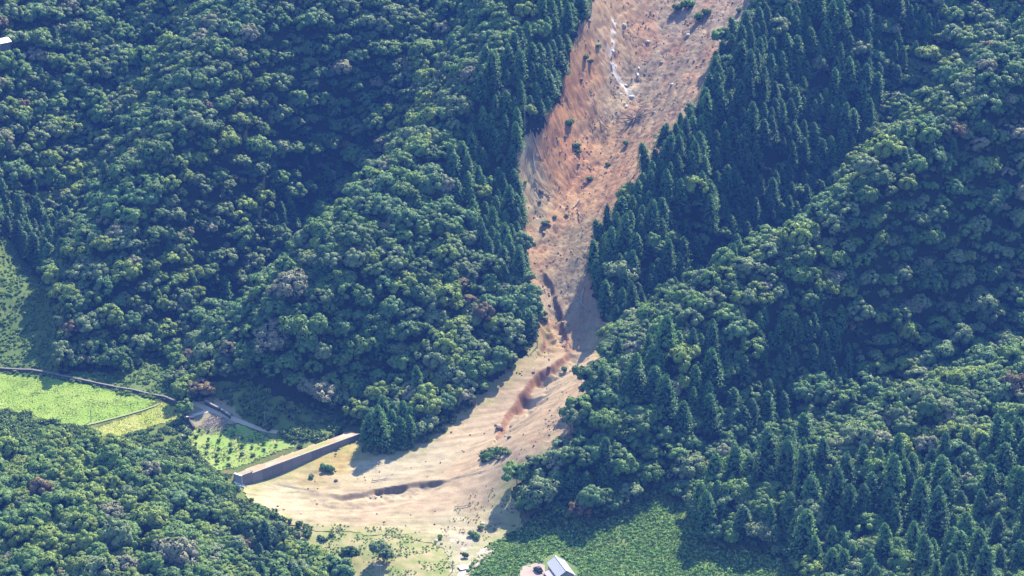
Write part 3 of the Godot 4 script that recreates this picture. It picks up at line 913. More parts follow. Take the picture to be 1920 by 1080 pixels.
# ---------------------------------------------------------------- the check dam
func build_dam() -> void:
	var a := Vector3(DAM[0], 0, DAM[1])
	var b := Vector3(DAM[2], 0, DAM[3])
	a.y = ground(a.x, a.z)
	b.y = ground(b.x, b.z)
	var run := Vector3(b.x - a.x, 0, b.z - a.z)
	var length := run.length()
	var t := run / length
	var n := Vector3(-t.z, 0, t.x)          # towards the camera
	if n.z < 0: n = -n
	var d := thing("check_dam", a, "long low concrete check dam with earth-covered top and pale end face", "dam")
	var concrete := [weathered(Color(0.27, 0.245, 0.22), 3.0), weathered(Color(0.22, 0.20, 0.18), 3.0), weathered(Color(0.32, 0.29, 0.26), 3.0)]
	for m in concrete:
		m.uv1_scale = Vector3(0.9, 0.12, 0.9)
		m.albedo_color = m.albedo_color.lerp(Color(0.40, 0.36, 0.35), 0.3)
	var pale := weathered(Color(0.40, 0.39, 0.39), 4.0)
	var high := func(s: float) -> float: return lerpf(3.0, 1.8, s / length)
	var base := func(s: float) -> float: return lerpf(0.0, b.y - a.y, s / length)
	var at := func(s: float, out: float, up: float) -> Vector3: return t * s + n * out + Vector3.UP * up
	# front wall cast in separate lifts with open joints
	var count := 12
	for k in count:
		var s0: float = length * k / count + 0.03
		var s1: float = length * (k + 1) / count - 0.03
		var h0: float = high.call(s0) + (0.55 if k == 0 else 0.0)
		var h1: float = high.call(s1) + (0.55 if k == 0 else 0.0)
		var f := 0.01 * (k % 3)
		put("wall_panel", block([at.call(s0, f, base.call(s0) - 1.5), at.call(s1, f, base.call(s1) - 1.5), at.call(s1, -1.6, base.call(s1) - 1.5), at.call(s0, -1.6, base.call(s0) - 1.5)],
			[at.call(s0, f - 0.45, base.call(s0) + h0), at.call(s1, f - 0.45, base.call(s1) + h1), at.call(s1, -1.6, base.call(s1) + h1), at.call(s0, -1.6, base.call(s0) + h0)]), concrete[(k * 2 + k / 3) % 3], d)
		put("coping", block([at.call(s0, f - 0.38, base.call(s0) + h0 + 0.01), at.call(s1, f - 0.38, base.call(s1) + h1 + 0.01), at.call(s1, -0.95, base.call(s1) + h1 + 0.01), at.call(s0, -0.95, base.call(s0) + h0 + 0.01)],
			[at.call(s0, f - 0.38, base.call(s0) + h0 + 0.14), at.call(s1, f - 0.38, base.call(s1) + h1 + 0.14), at.call(s1, -0.95, base.call(s1) + h1 + 0.14), at.call(s0, -0.95, base.call(s0) + h0 + 0.14)]), weathered(Color(0.33, 0.30, 0.27), 3.0), d)
	put("back_wall", block([at.call(0.05, -1.62, -1.5), at.call(length, -1.62, base.call(length) - 1.5), at.call(length, -5.9, base.call(length) - 1.5), at.call(0.05, -5.9, -1.5)],
		[at.call(0.05, -1.62, 2.8), at.call(length, -1.62, base.call(length) + 1.6), at.call(length, -5.2, base.call(length) + 1.3), at.call(0.05, -5.2, 2.5)]), concrete[0], d)
	# the worn earth that lies on top
	var keep := func(s: float, o: float) -> bool: return o > -5.0 - fine.get_noise_2d(s * 0.4, 3.0) * 0.8
	var st := SurfaceTool.new()
	st.begin(Mesh.PRIMITIVE_TRIANGLES)
	var cell := 0.7
	for i in int((length - 0.4) / cell):
		for j in 6:
			var s: float = 0.3 + i * cell
			var o := -0.97 - j * cell
			if not keep.call(s, o - cell): continue
			for c in [[0, 0], [1, 0], [1, 1], [0, 0], [1, 1], [0, 1]]:
				var ss: float = s + c[0] * cell
				var oo: float = o - c[1] * cell
				var g := clampf(0.5 + 0.9 * wob.get_noise_2d(ss * 1.5, oo * 3.0), 0, 1)
				var col := Vector3(0.36, 0.26, 0.18).lerp(Vector3(0.25, 0.27, 0.10), smoothstep(0.55, 0.9, g)).lerp(Vector3(0.44, 0.36, 0.28), smoothstep(0.35, 0.0, g))
				st.set_color(Color(col.x, col.y, col.z))
				st.add_vertex(at.call(ss, oo, base.call(ss) + high.call(ss) + 0.10 + 0.14 * fine.get_noise_2d(ss, oo) - 0.06 * c[1] * 0.0 + oo * 0.05))
	st.generate_normals()
	put("earth_cover", st.commit(), soil_material(3.0, 0.6), d)
	# the pale end
	put("end_face", block([at.call(-0.45, 0.05, -1.5), at.call(0.0, 0.05, -1.5), at.call(0.0, -4.4, -1.5), at.call(-0.45, -4.4, -1.5)],
		[at.call(-0.45, -0.42, 3.45), at.call(0.0, -0.42, 3.45), at.call(0.0, -4.1, 3.1), at.call(-0.45, -4.1, 3.1)]), pale, d)
	put("end_coping", block([at.call(-0.6, -0.3, 3.47), at.call(0.1, -0.3, 3.47), at.call(0.1, -4.25, 3.12), at.call(-0.6, -4.25, 3.12)],
		[at.call(-0.6, -0.3, 3.65), at.call(0.1, -0.3, 3.65), at.call(0.1, -4.25, 3.3), at.call(-0.6, -4.25, 3.3)]), plain(Color(0.62, 0.61, 0.60)), d)
	put("apron", block([at.call(-2.2, 0.6, -0.8), at.call(0.4, 0.6, -0.8), at.call(0.4, -4.4, -0.8), at.call(-2.2, -4.4, -0.8)],
		[at.call(-1.6, 0.5, 0.25), at.call(0.3, 0.5, 0.35), at.call(0.3, -4.25, 0.35), at.call(-1.6, -4.25, 0.25)]), plain(Color(0.6, 0.59, 0.57)), d)
	# a plant hanging over the crest by the step
	var w := thing("dam_shrub", a + t * 4.6 + Vector3.UP * (2.95) - n * 1.4, "small dark shrub growing on the crest step near the dam's pale end", "shrub", "shrubs around the fan")
	put("foliage", bush_mesh(77, 0.55, 60, 0.22), leaf_tint(2), w)


func strip_wall(called: String, flat: Array, high: float, thick: float, mat: Material, top: Material, label: String, category: String, piece := 2.2) -> Node3D:
	var p := outline(flat)
	var o := thing(called, on_ground(p[0].x, p[0].y), label, category)
	for i in p.size() - 1:
		var run := p[i + 1] - p[i]
		var k := maxi(1, roundi(run.length() / piece))
		var side := Vector2(-run.y, run.x).normalized() * thick / 2.0
		for j in k:
			var a := p[i] + run * (j + 0.01) / k
			var b := p[i] + run * (j + 0.99) / k
			var f := func(q: Vector2, up: float) -> Vector3: return on_ground(q.x, q.y, up) - o.position
			var hh := high * (1.0 + 0.08 * wob.get_noise_2d(a.x * 4, a.y * 4))
			put("stone_block", block([f.call(a - side, -0.8), f.call(b - side, -0.8), f.call(b + side, -0.8), f.call(a + side, -0.8)], [f.call(a - side, hh), f.call(b - side, hh), f.call(b + side, hh), f.call(a + side, hh)]), mat, o)
			if top:
				var s2 := side * 1.15
				put("cap_stone", block([f.call(a - s2, hh + 0.005), f.call(b - s2, hh + 0.005), f.call(b + s2, hh + 0.005), f.call(a + s2, hh + 0.005)], [f.call(a - s2, hh + 0.14), f.call(b - s2, hh + 0.14), f.call(b + s2, hh + 0.14), f.call(a + s2, hh + 0.14)]), top, o)
	return o


func ribbon(called: String, flat: Array, width: float, lift: float, mat: Material) -> void:
	var p := outline(flat)
	var st := SurfaceTool.new()
	st.begin(Mesh.PRIMITIVE_TRIANGLES)
	var c := Curve2D.new()
	for q in p:
		c.add_point(q)
	var length := c.get_baked_length()
	var n := int(length / 0.8)
	var rows := []
	for i in n + 1:
		var q := c.sample_baked(length * i / n)
		var t := (c.sample_baked(minf(length, length * i / n + 0.6)) - c.sample_baked(maxf(0, length * i / n - 0.6))).normalized()
		var s := Vector2(-t.y, t.x) * width * (0.5 + 0.12 * wob.get_noise_2d(q.x * 5, q.y * 5))
		rows.append([on_ground(q.x - s.x, q.y - s.y, lift), on_ground(q.x, q.y, lift + 0.05), on_ground(q.x + s.x, q.y + s.y, lift)])
	for i in n:
		for k in 2:
			quad(st, rows[i][k], rows[i][k + 1], rows[i + 1][k + 1], rows[i + 1][k], rows[i][k] - Vector3.UP * 9.0)
	st.generate_normals()
	tag(put(called, st.commit(), mat), "", "", "", "structure")


func build_walls_and_paths() -> void:
	var dark := weathered(Color(0.10, 0.095, 0.10), 2.0)
	var grey := weathered(Color(0.30, 0.28, 0.26), 2.0)
	ribbon("orchard_path", PATH, 1.9, 0.22, weathered(Color(0.40, 0.34, 0.27), 4.0))
	ribbon("side_path", SIDE_PATH, 1.7, 0.20, weathered(Color(0.55, 0.50, 0.44), 4.0))
	ribbon("field_bank", FIELD_BANK, 0.9, 0.28, weathered(Color(0.22, 0.27, 0.12), 2.0))
	ribbon("farm_track", TRACK, 3.4, 0.40, weathered(Color(0.42, 0.36, 0.30), 4.0))
	ribbon("streambed", STREAM, 3.2, 0.16, weathered(Color(0.36, 0.31, 0.26), 3.0))
	strip_wall("field_wall", FIELD_WALL, 0.9, 0.55, dark, weathered(Color(0.20, 0.185, 0.165), 2.0), "long dark stone wall bounding the top of the bright green field", "stone wall")
	strip_wall("channel_wall", CHANNEL_A, 1.5, 0.6, dark, null, "dark channel wall above the little footbridge left of the bare plot", "wall", 1.6)
	strip_wall("channel_wall", CHANNEL_B, 1.5, 0.6, dark, null, "dark channel wall below the little footbridge beside the orchard corner", "wall", 1.6)
	strip_wall("retaining_wall", TERRACE_A, 1.5, 0.5, dark, grey, "longer dark retaining wall under the pale terrace above the path", "wall", 1.6)
	strip_wall("retaining_wall", TERRACE_B, 1.4, 0.5, dark, grey, "shorter dark retaining wall at the lower end of the pale terrace", "wall", 1.6)
	strip_wall("orchard_kerb", ORCHARD_KERB, 0.5, 0.5, grey, null, "low pale stone edging along the left side of the sapling orchard", "edging", 1.6)
	# footbridge slab
	var a := outline(BRIDGE)
	var f := thing("footbridge", on_ground(a[0].x, a[0].y, 0.9), "pale concrete footbridge slab over the channel beside the bare plot", "footbridge")
	var s := (a[1] - a[0]).normalized()
	var w := Vector3(-s.y, 0, s.x) * 0.7
	var d := Vector3(a[1].x - a[0].x, ground(a[1].x, a[1].y) - ground(a[0].x, a[0].y) - 0.6, a[1].y - a[0].y)
	put("deck", block([-w, d - w, d + w, w], [-w + Vector3.UP * 0.25, d - w + Vector3.UP * 0.25, d + w + Vector3.UP * 0.25, w + Vector3.UP * 0.25]), weathered(Color(0.55, 0.52, 0.48), 3.0), f)
	for k in [-1.0, 1.0]:
		put("kerb", block([w * k * 0.85 + Vector3.UP * 0.252, d + w * k * 0.85 + Vector3.UP * 0.252, d + w * k + Vector3.UP * 0.252, w * k + Vector3.UP * 0.252], [w * k * 0.85 + Vector3.UP * 0.4, d + w * k * 0.85 + Vector3.UP * 0.4, d + w * k + Vector3.UP * 0.4, w * k + Vector3.UP * 0.4]), grey, f)
	# heap of cut branches
	var st := SurfaceTool.new()
	st.begin(Mesh.PRIMITIVE_TRIANGLES)
	for i in 420:
		var ang := rng.randf() * TAU
		var r := sqrt(rng.randf())
		var p := Vector2(BRUSH[0] + cos(ang) * r * 4.2, BRUSH[1] + sin(ang) * r * 6.0)
		var m := on_ground(p.x, p.y, 0.1 + (1.0 - r) * 1.1 * rng.randf())
		var dir := Vector3(rng.randf_range(-1, 1), rng.randf_range(-0.25, 0.35), rng.randf_range(-1, 1)).normalized() * rng.randf_range(0.5, 1.4)
		tube_into(st, m - dir, m + dir, 0.05, 0.03, 4, 0.0, 1)
	st.generate_normals()
	tag(put("brush_pile", st.commit(), plain(Color(0.23, 0.20, 0.19))), "heap of cut grey branches on the bare ground above the saplings", "brush pile", "", "stuff")


# ---------------------------------------------------------------- buildings
func build_house() -> void:
	var c := Vector3(HOUSE[0], ground(HOUSE[0], HOUSE[1]), HOUSE[1])
	var h := thing("house", c, "small house with a white-grey metal gable roof at the bottom edge", "house")
	h.rotation.y = HOUSE[2]
	var wall_mat := weathered(Color(0.34, 0.32, 0.30), 2.0)
	var roof_mat := plain(Color(0.33, 0.33, 0.35), 0.5, 0.0)
	var trim := plain(Color(0.12, 0.12, 0.13), 0.7)
	var L := 5.6
	var W := 2.45
	var E := 3.3      # eaves
	var R := 4.95     # ridge
	var box := func(x0: float, x1: float, y0: float, y1: float, z0: float, z1: float) -> ArrayMesh:
		return block([Vector3(x0, y0, z0), Vector3(x1, y0, z0), Vector3(x1, y0, z1), Vector3(x0, y0, z1)], [Vector3(x0, y1, z0), Vector3(x1, y1, z0), Vector3(x1, y1, z1), Vector3(x0, y1, z1)])
	put("wall", box.call(-W, W, -0.6, E, -L + 0.3, L - 0.3), wall_mat, h)
	for z in [-1.0, 1.0]:
		var z0: float = z * (L - 0.3)
		var z1: float = z * (L - 0.42)
		put("gable", block([Vector3(-W, E + 0.003, z0), Vector3(W, E + 0.003, z0), Vector3(W, E + 0.003, z1), Vector3(-W, E + 0.003, z1)], [Vector3(-0.02, R - 0.12, z0), Vector3(0.02, R - 0.12, z0), Vector3(0.02, R - 0.12, z1), Vector3(-0.02, R - 0.12, z1)]), wall_mat, h)
	for k in [-1.0, 1.0]:
		var x1: float = k * (W + 0.5)
		var y1 := E - 0.28
		var up := Vector3.UP * 0.1
		var q := [Vector3(k * 0.01, R, -L), Vector3(x1, y1, -L), Vector3(x1, y1, L), Vector3(k * 0.01, R, L)]
		var r := put("roof", block(q, [q[0] + up, q[1] + up, q[2] + up, q[3] + up]), roof_mat, h)
		for i in 17:
			var z := -L + 0.1 + i * (2 * L - 0.2) / 16.0
			var a0 := Vector3(k * 0.05, R + 0.1, z - 0.025)
			var a1 := Vector3(x1, y1 + 0.1, z - 0.025)
			var t := Vector3(0, 0, 0.05)
			put("seam", block([a0, a1, a1 + t, a0 + t], [a0 + up * 0.6, a1 + up * 0.6, a1 + t + up * 0.6, a0 + t + up * 0.6]), roof_mat, r)
		put("gutter", box.call(minf(x1, x1 + k * 0.12), maxf(x1, x1 + k * 0.12), y1 - 0.06, y1 + 0.06, -L, L), trim, h)
	put("ridge_cap", box.call(-0.16, 0.16, R + 0.07, R + 0.19, -L - 0.03, L + 0.03), plain(Color(0.5, 0.5, 0.54), 0.5), h)
	put("door", box.call(-0.5, 0.5, 0.0, 2.1, L - 0.3, L - 0.25), plain(Color(0.07, 0.06, 0.06)), h)
	for z in [-3.4, -0.6, 2.2]:
		for k in [-1.0, 1.0]:
			var f := put("window", box.call(k * W - 0.04, k * W + 0.04, 1.0, 2.2, z, z + 1.5), plain(Color(0.5, 0.5, 0.5)), h)
			put("pane", box.call(k * W - 0.055, k * W + 0.055, 1.08, 2.12, z + 0.08, z + 1.42), plain(Color(0.03, 0.035, 0.045), 0.15), f)
	# lean-to on the left
	var up2 := Vector3.UP * 0.1
	var lq := [Vector3(-W - 0.02, 2.65, -1.6), Vector3(-W - 2.7, 2.0, -1.6), Vector3(-W - 2.7, 2.0, L + 0.4), Vector3(-W - 0.02, 2.65, L + 0.4)]
	put("lean_to_roof", block(lq, [lq[0] + up2, lq[1] + up2, lq[2] + up2, lq[3] + up2]), plain(Color(0.22, 0.19, 0.25), 0.6), h)
	for z in [-1.3, 1.6, 4.6]:
		put("post", box.call(-W - 2.55, -W - 2.4, -0.5, 2.02, z, z + 0.15), trim, h)
	# yard
	var yp := outline(YARD)
	add_patch("yard", YARD, 0.7, 0.22, func(x: float, z: float) -> Color:
		var g := 0.5 + 0.5 * fine.get_noise_2d(x * 0.6, z * 0.6)
		return Color(0.26, 0.21, 0.19).lerp(Color(0.38, 0.32, 0.29), g), soil_material(3.0, 0.5), 0.05, 0.4)
	# a small dark car beside it
	var cp := on_ground(CAR[0], CAR[1], 0.3)
	var car := thing("parked_car", cp, "small dark car parked under the left eave of the house", "car")
	car.rotation.y = HOUSE[2] + 0.25
	var paint := plain(Color(0.03, 0.03, 0.035), 0.3)
	put("body", box.call(-0.75, 0.75, 0.28, 0.82, -1.7, 1.7), paint, car)
	put("cabin", block([Vector3(-0.72, 0.82, -1.0), Vector3(0.72, 0.82, -1.0), Vector3(0.72, 0.82, 1.35), Vector3(-0.72, 0.82, 1.35)], [Vector3(-0.58, 1.42, -0.45), Vector3(0.58, 1.42, -0.45), Vector3(0.58, 1.42, 1.05), Vector3(-0.58, 1.42, 1.05)]), plain(Color(0.05, 0.06, 0.07), 0.15), car)
	put("roof", box.call(-0.57, 0.57, 1.422, 1.47, -0.44, 1.04), paint, car)
	for x in [-0.7, 0.7]:
		for z in [-1.1, 1.1]:
			put("wheel", tube(Vector3(x - 0.1, 0.3, z), Vector3(x + 0.1, 0.3, z), 0.3, 0.3, 12, 0.0, 1), plain(Color(0.02, 0.02, 0.02)), car)
	for x in [-0.5, 0.5]:
		put("headlight", box.call(x - 0.14, x + 0.14, 0.55, 0.7, -1.73, -1.69), plain(Color(0.7, 0.7, 0.7), 0.2), car)
	# pale concrete by the track, built as a low capped block
	var sp := on_ground(PALE_SLAB[0], PALE_SLAB[1], 0.0)
	var sh := thing("concrete_slab", sp, "pale concrete slab on a low stack beside the house drive", "sheet")
	sh.rotation.y = 0.4
	put("plinth", box.call(-1.2, 1.2, 0.0, 0.7, -1.4, 1.4), plain(Color(0.2, 0.17, 0.14)), sh)
	put("slab_top", box.call(-1.35, 1.35, 0.7, 0.78, -1.55, 1.55), plain(Color(0.42, 0.40, 0.38)), sh)


func build_far_hut() -> void:
	var c := on_ground(HUT[0], HUT[1], 0)
	var h := thing("hut", c, "tiny white-roofed building among the trees at the upper left edge", "building")
	var box := func(x0: float, x1: float, y0: float, y1: float, z0: float, z1: float) -> ArrayMesh:
		return block([Vector3(x0, y0, z0), Vector3(x1, y0, z0), Vector3(x1, y0, z1), Vector3(x0, y0, z1)], [Vector3(x0, y1, z0), Vector3(x1, y1, z0), Vector3(x1, y1, z1), Vector3(x0, y1, z1)])
	put("wall", box.call(-3, 3, -3, 5.0, -2.4, 2.4), weathered(Color(0.13, 0.13, 0.12), 2.0), h)
	for k in [-1.0, 1.0]:
		var q := [Vector3(-3.4, 6.2, k * 0.01), Vector3(3.4, 6.2, k * 0.01), Vector3(3.4, 4.9, k * 2.9), Vector3(-3.4, 4.9, k * 2.9)]
		var up := Vector3.UP * 0.12
		put("roof", block(q, [q[0] + up, q[1] + up, q[2] + up, q[3] + up]), plain(Color(0.6, 0.6, 0.62), 0.6), h)
	h.rotation.y = 0.7


func build_poles() -> void:
	for p in POLES:
		var at := on_ground(p[0], p[1])
		var o := thing("utility_pole", at, p[3], "utility pole", "utility poles on the valley floor")
		put("shaft", tube(Vector3(0, -0.5, 0), Vector3(0, p[2], 0), 0.16, 0.10, 8, 0.0, 2), plain(Color(0.16, 0.15, 0.14)), o)
		put("crossarm", block([Vector3(-0.7, p[2] - 0.6, 0.1), Vector3(0.7, p[2] - 0.6, 0.1), Vector3(0.7, p[2] - 0.6, 0.2), Vector3(-0.7, p[2] - 0.6, 0.2)], [Vector3(-0.7, p[2] - 0.48, 0.1), Vector3(0.7, p[2] - 0.48, 0.1), Vector3(0.7, p[2] - 0.48, 0.2), Vector3(-0.7, p[2] - 0.48, 0.2)]), plain(Color(0.2, 0.19, 0.18)), o)
		for k in [-0.6, 0.6]:
			put("insulator", tube(Vector3(k, p[2] - 0.47, 0.15), Vector3(k, p[2] - 0.28, 0.15), 0.06, 0.04, 6, 0.0, 1), plain(Color(0.6, 0.6, 0.58), 0.3), o)


# ---------------------------------------------------------------- trunks and stones on the scar
func scar(x: float, z: float) -> float:
	return slide_height(x, z) if inside(slide_poly, Vector2(x, z)) else ground(x, z)


func build_logs_and_rocks() -> void:
	var bark := [weathered(Color(0.36, 0.32, 0.28), 1.0), weathered(Color(0.20, 0.15, 0.11), 1.0)]
	for g in LOGS:
		var a := Vector3(g[0], scar(g[0], g[1]) + 0.5, g[1])
		var b := Vector3(g[2], scar(g[2], g[3]) + 0.35, g[3])
		var o := thing("fallen_log", a, g[6], "log", "fallen trunks on the scar")
		var d: Vector3 = b - a
		var u: Vector3 = d.cross(Vector3.UP).normalized()
		put("trunk", tube(Vector3.ZERO, d, g[4], g[4] * 0.5, 8, d.length() * 0.03, 6), bark[g[5]], o)
		for k in 4:
			var s: Vector3 = d * rng.randf_range(0.45, 0.95)
			put("branch", tube(s, s + (u * rng.randf_range(-1, 1) + Vector3.UP * rng.randf_range(0.1, 0.7) + d.normalized() * 0.6).normalized() * rng.randf_range(0.6, 1.8), g[4] * 0.35, 0.03, 5, 0.0, 1), bark[g[5]], o)
		for k in 5:
			put("root", tube(-d.normalized() * 0.1, (-d.normalized() * 0.3 + u * rng.randf_range(-1, 1) + Vector3.UP * rng.randf_range(-0.5, 1)).normalized() * rng.randf_range(0.5, 1.1), g[4] * 0.4, 0.04, 5, 0.0, 1), bark[1], o)
	for g in SNAGS:
		var o := thing("dead_trunk", Vector3(g[0], scar(g[0], g[1]) - 0.3, g[1]), g[3], "dead tree", "bare trunks at the rim of the scar")
		var lean := Vector3(rng.randf_range(-0.12, 0.12), 1, rng.randf_range(-0.12, 0.12)) * float(g[2])
		put("trunk", tube(Vector3.ZERO, lean, 0.22, 0.08, 7, 0.15, 4), bark[0], o)
		for k in 4:
			var s: Vector3 = lean * rng.randf_range(0.45, 0.95)
			put("branch", tube(s, s + Vector3(rng.randf_range(-1, 1), rng.randf_range(0.0, 0.6), rng.randf_range(-1, 1)).normalized() * rng.randf_range(0.5, 1.3), 0.06, 0.02, 5, 0.0, 1), bark[0], o)
	# the dead tree that lies with its limbs spread
	var rt := Vector3(DEAD_TREE[0], scar(DEAD_TREE[0], DEAD_TREE[1]) + 0.8, DEAD_TREE[1])
	var dt := thing("uprooted_tree", rt, "uprooted bare dark tree with limbs spread out on the grey part of the scar", "dead tree")
	for k in 13:
		var ang := TAU * k / 13.0 + rng.randf_range(-0.2, 0.2)
		var tip := Vector3(cos(ang), 0, sin(ang)) * rng.randf_range(3.5, 8.5)
		tip.y = scar(rt.x + tip.x, rt.z + tip.z) - rt.y + rng.randf_range(0.6, 1.6)
		put("limb", tube(Vector3.ZERO, tip, 0.32, 0.07, 6, rng.randf_range(-0.6, 0.6), 4), bark[1], dt)
	# boulders
	var stone := [weathered(Color(0.30, 0.26, 0.22), 1.5), weathered(Color(0.16, 0.12, 0.10), 1.5), weathered(Color(0.46, 0.42, 0.37), 1.5)]
	for bo in BOULDERS:
		var s: float = bo[2]
		var at := Vector3(bo[0], scar(bo[0], bo[1]) + s * 0.15, bo[1])
		var o := put("boulder", stone_mesh(int(bo[0] * 7) + 300, Vector3(s, s * rng.randf_range(0.6, 0.9), s * rng.randf_range(0.7, 1.1))), stone[bo[3]])
		o.position = at
		o.rotation.y = rng.randf() * TAU
		tag(o, "%s boulder %s, %s" % [["brown", "dark", "pale"][bo[3]], bo[4], place_words(at)], "boulder", "boulders on the scar and fan")
	# bare ledges of bedrock
	for k in LEDGES.size():
		var l = LEDGES[k]
		var at := Vector3(l[0], scar(l[0], l[1]) + 0.1, l[1])
		var o := put("rock_ledge", stone_mesh(900 + k, Vector3(l[2] * 0.8, l[3] * 0.6, l[4] * 0.8), 1.1), weathered(Color(0.62, 0.60, 0.58), 2.0))
		o.position = at
		o.rotation = Vector3(0.35, l[5], 0.0)
		tag(o, "whitish bedrock ledge, %s" % place_words(at), "rock ledge", "whitish bedrock ledges")
	# loose stones that nobody could count
	var mm := MultiMesh.new()
	mm.transform_format = MultiMesh.TRANSFORM_3D
	mm.use_colors = true
	mm.mesh = stone_mesh(5, Vector3(1, 0.7, 0.9), 0.5)
	var spots := []
	var box := box_of(slide_poly)
	while spots.size() < 3400:
		var q := Vector2(rng.randf_range(box.position.x, box.end.x), rng.randf_range(box.position.y, box.end.y))
		var steep := clampf((ground(q.x, q.y) - 12.0) / 12.0, 0.16, 1.0)
		if rng.randf() < steep * clampf(0.4 + 2.2 * wob.get_noise_2d(q.x * 1.6, q.y * 1.6), 0.04, 1.0) and inside(slide_poly, q):
			spots.append(q)
	mm.instance_count = spots.size()
	for i in spots.size():
		var q: Vector2 = spots[i]
		var s := 0.16 + 0.5 * pow(rng.randf(), 3.0)
		mm.set_instance_transform(i, Transform3D(Basis.from_euler(Vector3(rng.randf(), rng.randf() * TAU, rng.randf())).scaled(Vector3.ONE * s), Vector3(q.x, slide_height(q.x, q.y) + s * 0.2, q.y)))
		var c := Vector3(0.38, 0.27, 0.19) * rng.randf_range(0.55, 1.25)
		mm.set_instance_color(i, Color(c.x, c.y, c.z))
	var r := MultiMeshInstance3D.new()
	r.name = "rubble"
	r.multimesh = mm
	var m := soil_material(1.5, 0.6)
	r.material_override = m
	add_child(r, true)
	tag(r, "loose stones scattered over the bare scar", "rubble", "", "stuff")


# ---------------------------------------------------------------- foliage
const GREENS := [
	[0.098, 0.172, 0.044],   # mid green
	[0.128, 0.178, 0.076],   # grey green
	[0.058, 0.112, 0.034],   # dark green
	[0.152, 0.212, 0.045],   # yellow green
	[0.084, 0.158, 0.058],   # bluish green
	[0.150, 0.110, 0.055],   # rusty
	[0.190, 0.190, 0.115],   # pale
]
const GREEN_WORDS := ["mid-green", "grey-green", "dark green", "yellow-green", "bluish green", "rusty", "pale"]
const CEDARS := [
	[0.064, 0.142, 0.048],
	[0.082, 0.170, 0.050],
	[0.054, 0.118, 0.046],
	[0.090, 0.080, 0.045],
]
const CEDAR_WORDS := ["dark green", "fresh green", "blackish green", "browning"]
var leaf_mats := {}


func leaf_material(c: Array) -> StandardMaterial3D:
	var key := str(c)
	if not leaf_mats.has(key):
		var m := StandardMaterial3D.new()
		m.albedo_color = lin(c[0], c[1], c[2])
		m.vertex_color_use_as_albedo = true
		m.roughness = 0.6
		m.metallic_specular = 0.25
		m.backlight_enabled = true
		m.backlight = Color(0.60, 0.80, 0.28)
		m.cull_mode = BaseMaterial3D.CULL_DISABLED
		leaf_mats[key] = m
	return leaf_mats[key]


func leaf_tint(k: int) -> StandardMaterial3D:
	return leaf_material(GREENS[k])


class Leaves:
	var vs := PackedVector3Array()
	var ns := PackedVector3Array()
	var cs := PackedColorArray()
	var ix := PackedInt32Array()
	var r := RandomNumberGenerator.new()

	func leaf(at: Vector3, out: Vector3, size: float, shade: float, soft := 0.55, tilt := 0.8) -> void:
		var n := (out + Vector3(r.randf_range(-1, 1), r.randf_range(-1, 1), r.randf_range(-1, 1)) * tilt).normalized()
		if n.dot(out) < 0.1:
			n = (n + out).normalized()
		var u := n.cross(Vector3(r.randf_range(-1, 1), r.randf_range(-1, 1), r.randf_range(-1, 1))).normalized()
		var v := n.cross(u)
		var w := size * r.randf_range(0.35, 0.6)
		var l := size * r.randf_range(0.5, 0.75)
		var k := vs.size()
		var nn := (n * (1.0 - soft) + out * soft).normalized()
		vs.append(at - u * l)
		vs.append(at + v * w - n * size * 0.12)
		vs.append(at + u * l)
		vs.append(at - v * w - n * size * 0.12)
		var warm := r.randf_range(-0.12, 0.12)
		var c := Color(shade * (1.0 + warm), shade, shade * (1.0 - warm))
		for i in 4:
			ns.append(nn)
			cs.append(c)
		ix.append_array([k, k + 1, k + 2, k, k + 2, k + 3])

	func core(at: Vector3, size: Vector3, shade: float) -> void:  # inner leaf mass, painted darker as the shade inside the foliage
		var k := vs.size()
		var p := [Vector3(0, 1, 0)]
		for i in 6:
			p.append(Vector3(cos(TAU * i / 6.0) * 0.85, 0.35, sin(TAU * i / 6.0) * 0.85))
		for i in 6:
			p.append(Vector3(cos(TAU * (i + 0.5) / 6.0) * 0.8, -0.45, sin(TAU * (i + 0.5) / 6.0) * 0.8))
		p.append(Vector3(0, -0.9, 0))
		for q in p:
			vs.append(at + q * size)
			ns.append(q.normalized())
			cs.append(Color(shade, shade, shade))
		for i in 6:
			var j := (i + 1) % 6
			ix.append_array([k, k + 1 + j, k + 1 + i, k + 1 + i, k + 1 + j, k + 7 + i, k + 1 + j, k + 7 + j, k + 7 + i, k + 13, k + 7 + i, k + 7 + j])

	func mesh() -> ArrayMesh:
		var arr := []
		arr.resize(Mesh.ARRAY_MAX)
		arr[Mesh.ARRAY_VERTEX] = vs
		arr[Mesh.ARRAY_NORMAL] = ns
		arr[Mesh.ARRAY_COLOR] = cs
		arr[Mesh.ARRAY_INDEX] = ix
		var m := ArrayMesh.new()
		m.add_surface_from_arrays(Mesh.PRIMITIVE_TRIANGLES, arr)
		return m


func ball_point(r: RandomNumberGenerator) -> Vector3:
	var y := r.randf_range(-1, 1)
	var a := r.randf() * TAU
	return Vector3(cos(a) * sqrt(1 - y * y), y, sin(a) * sqrt(1 - y * y))


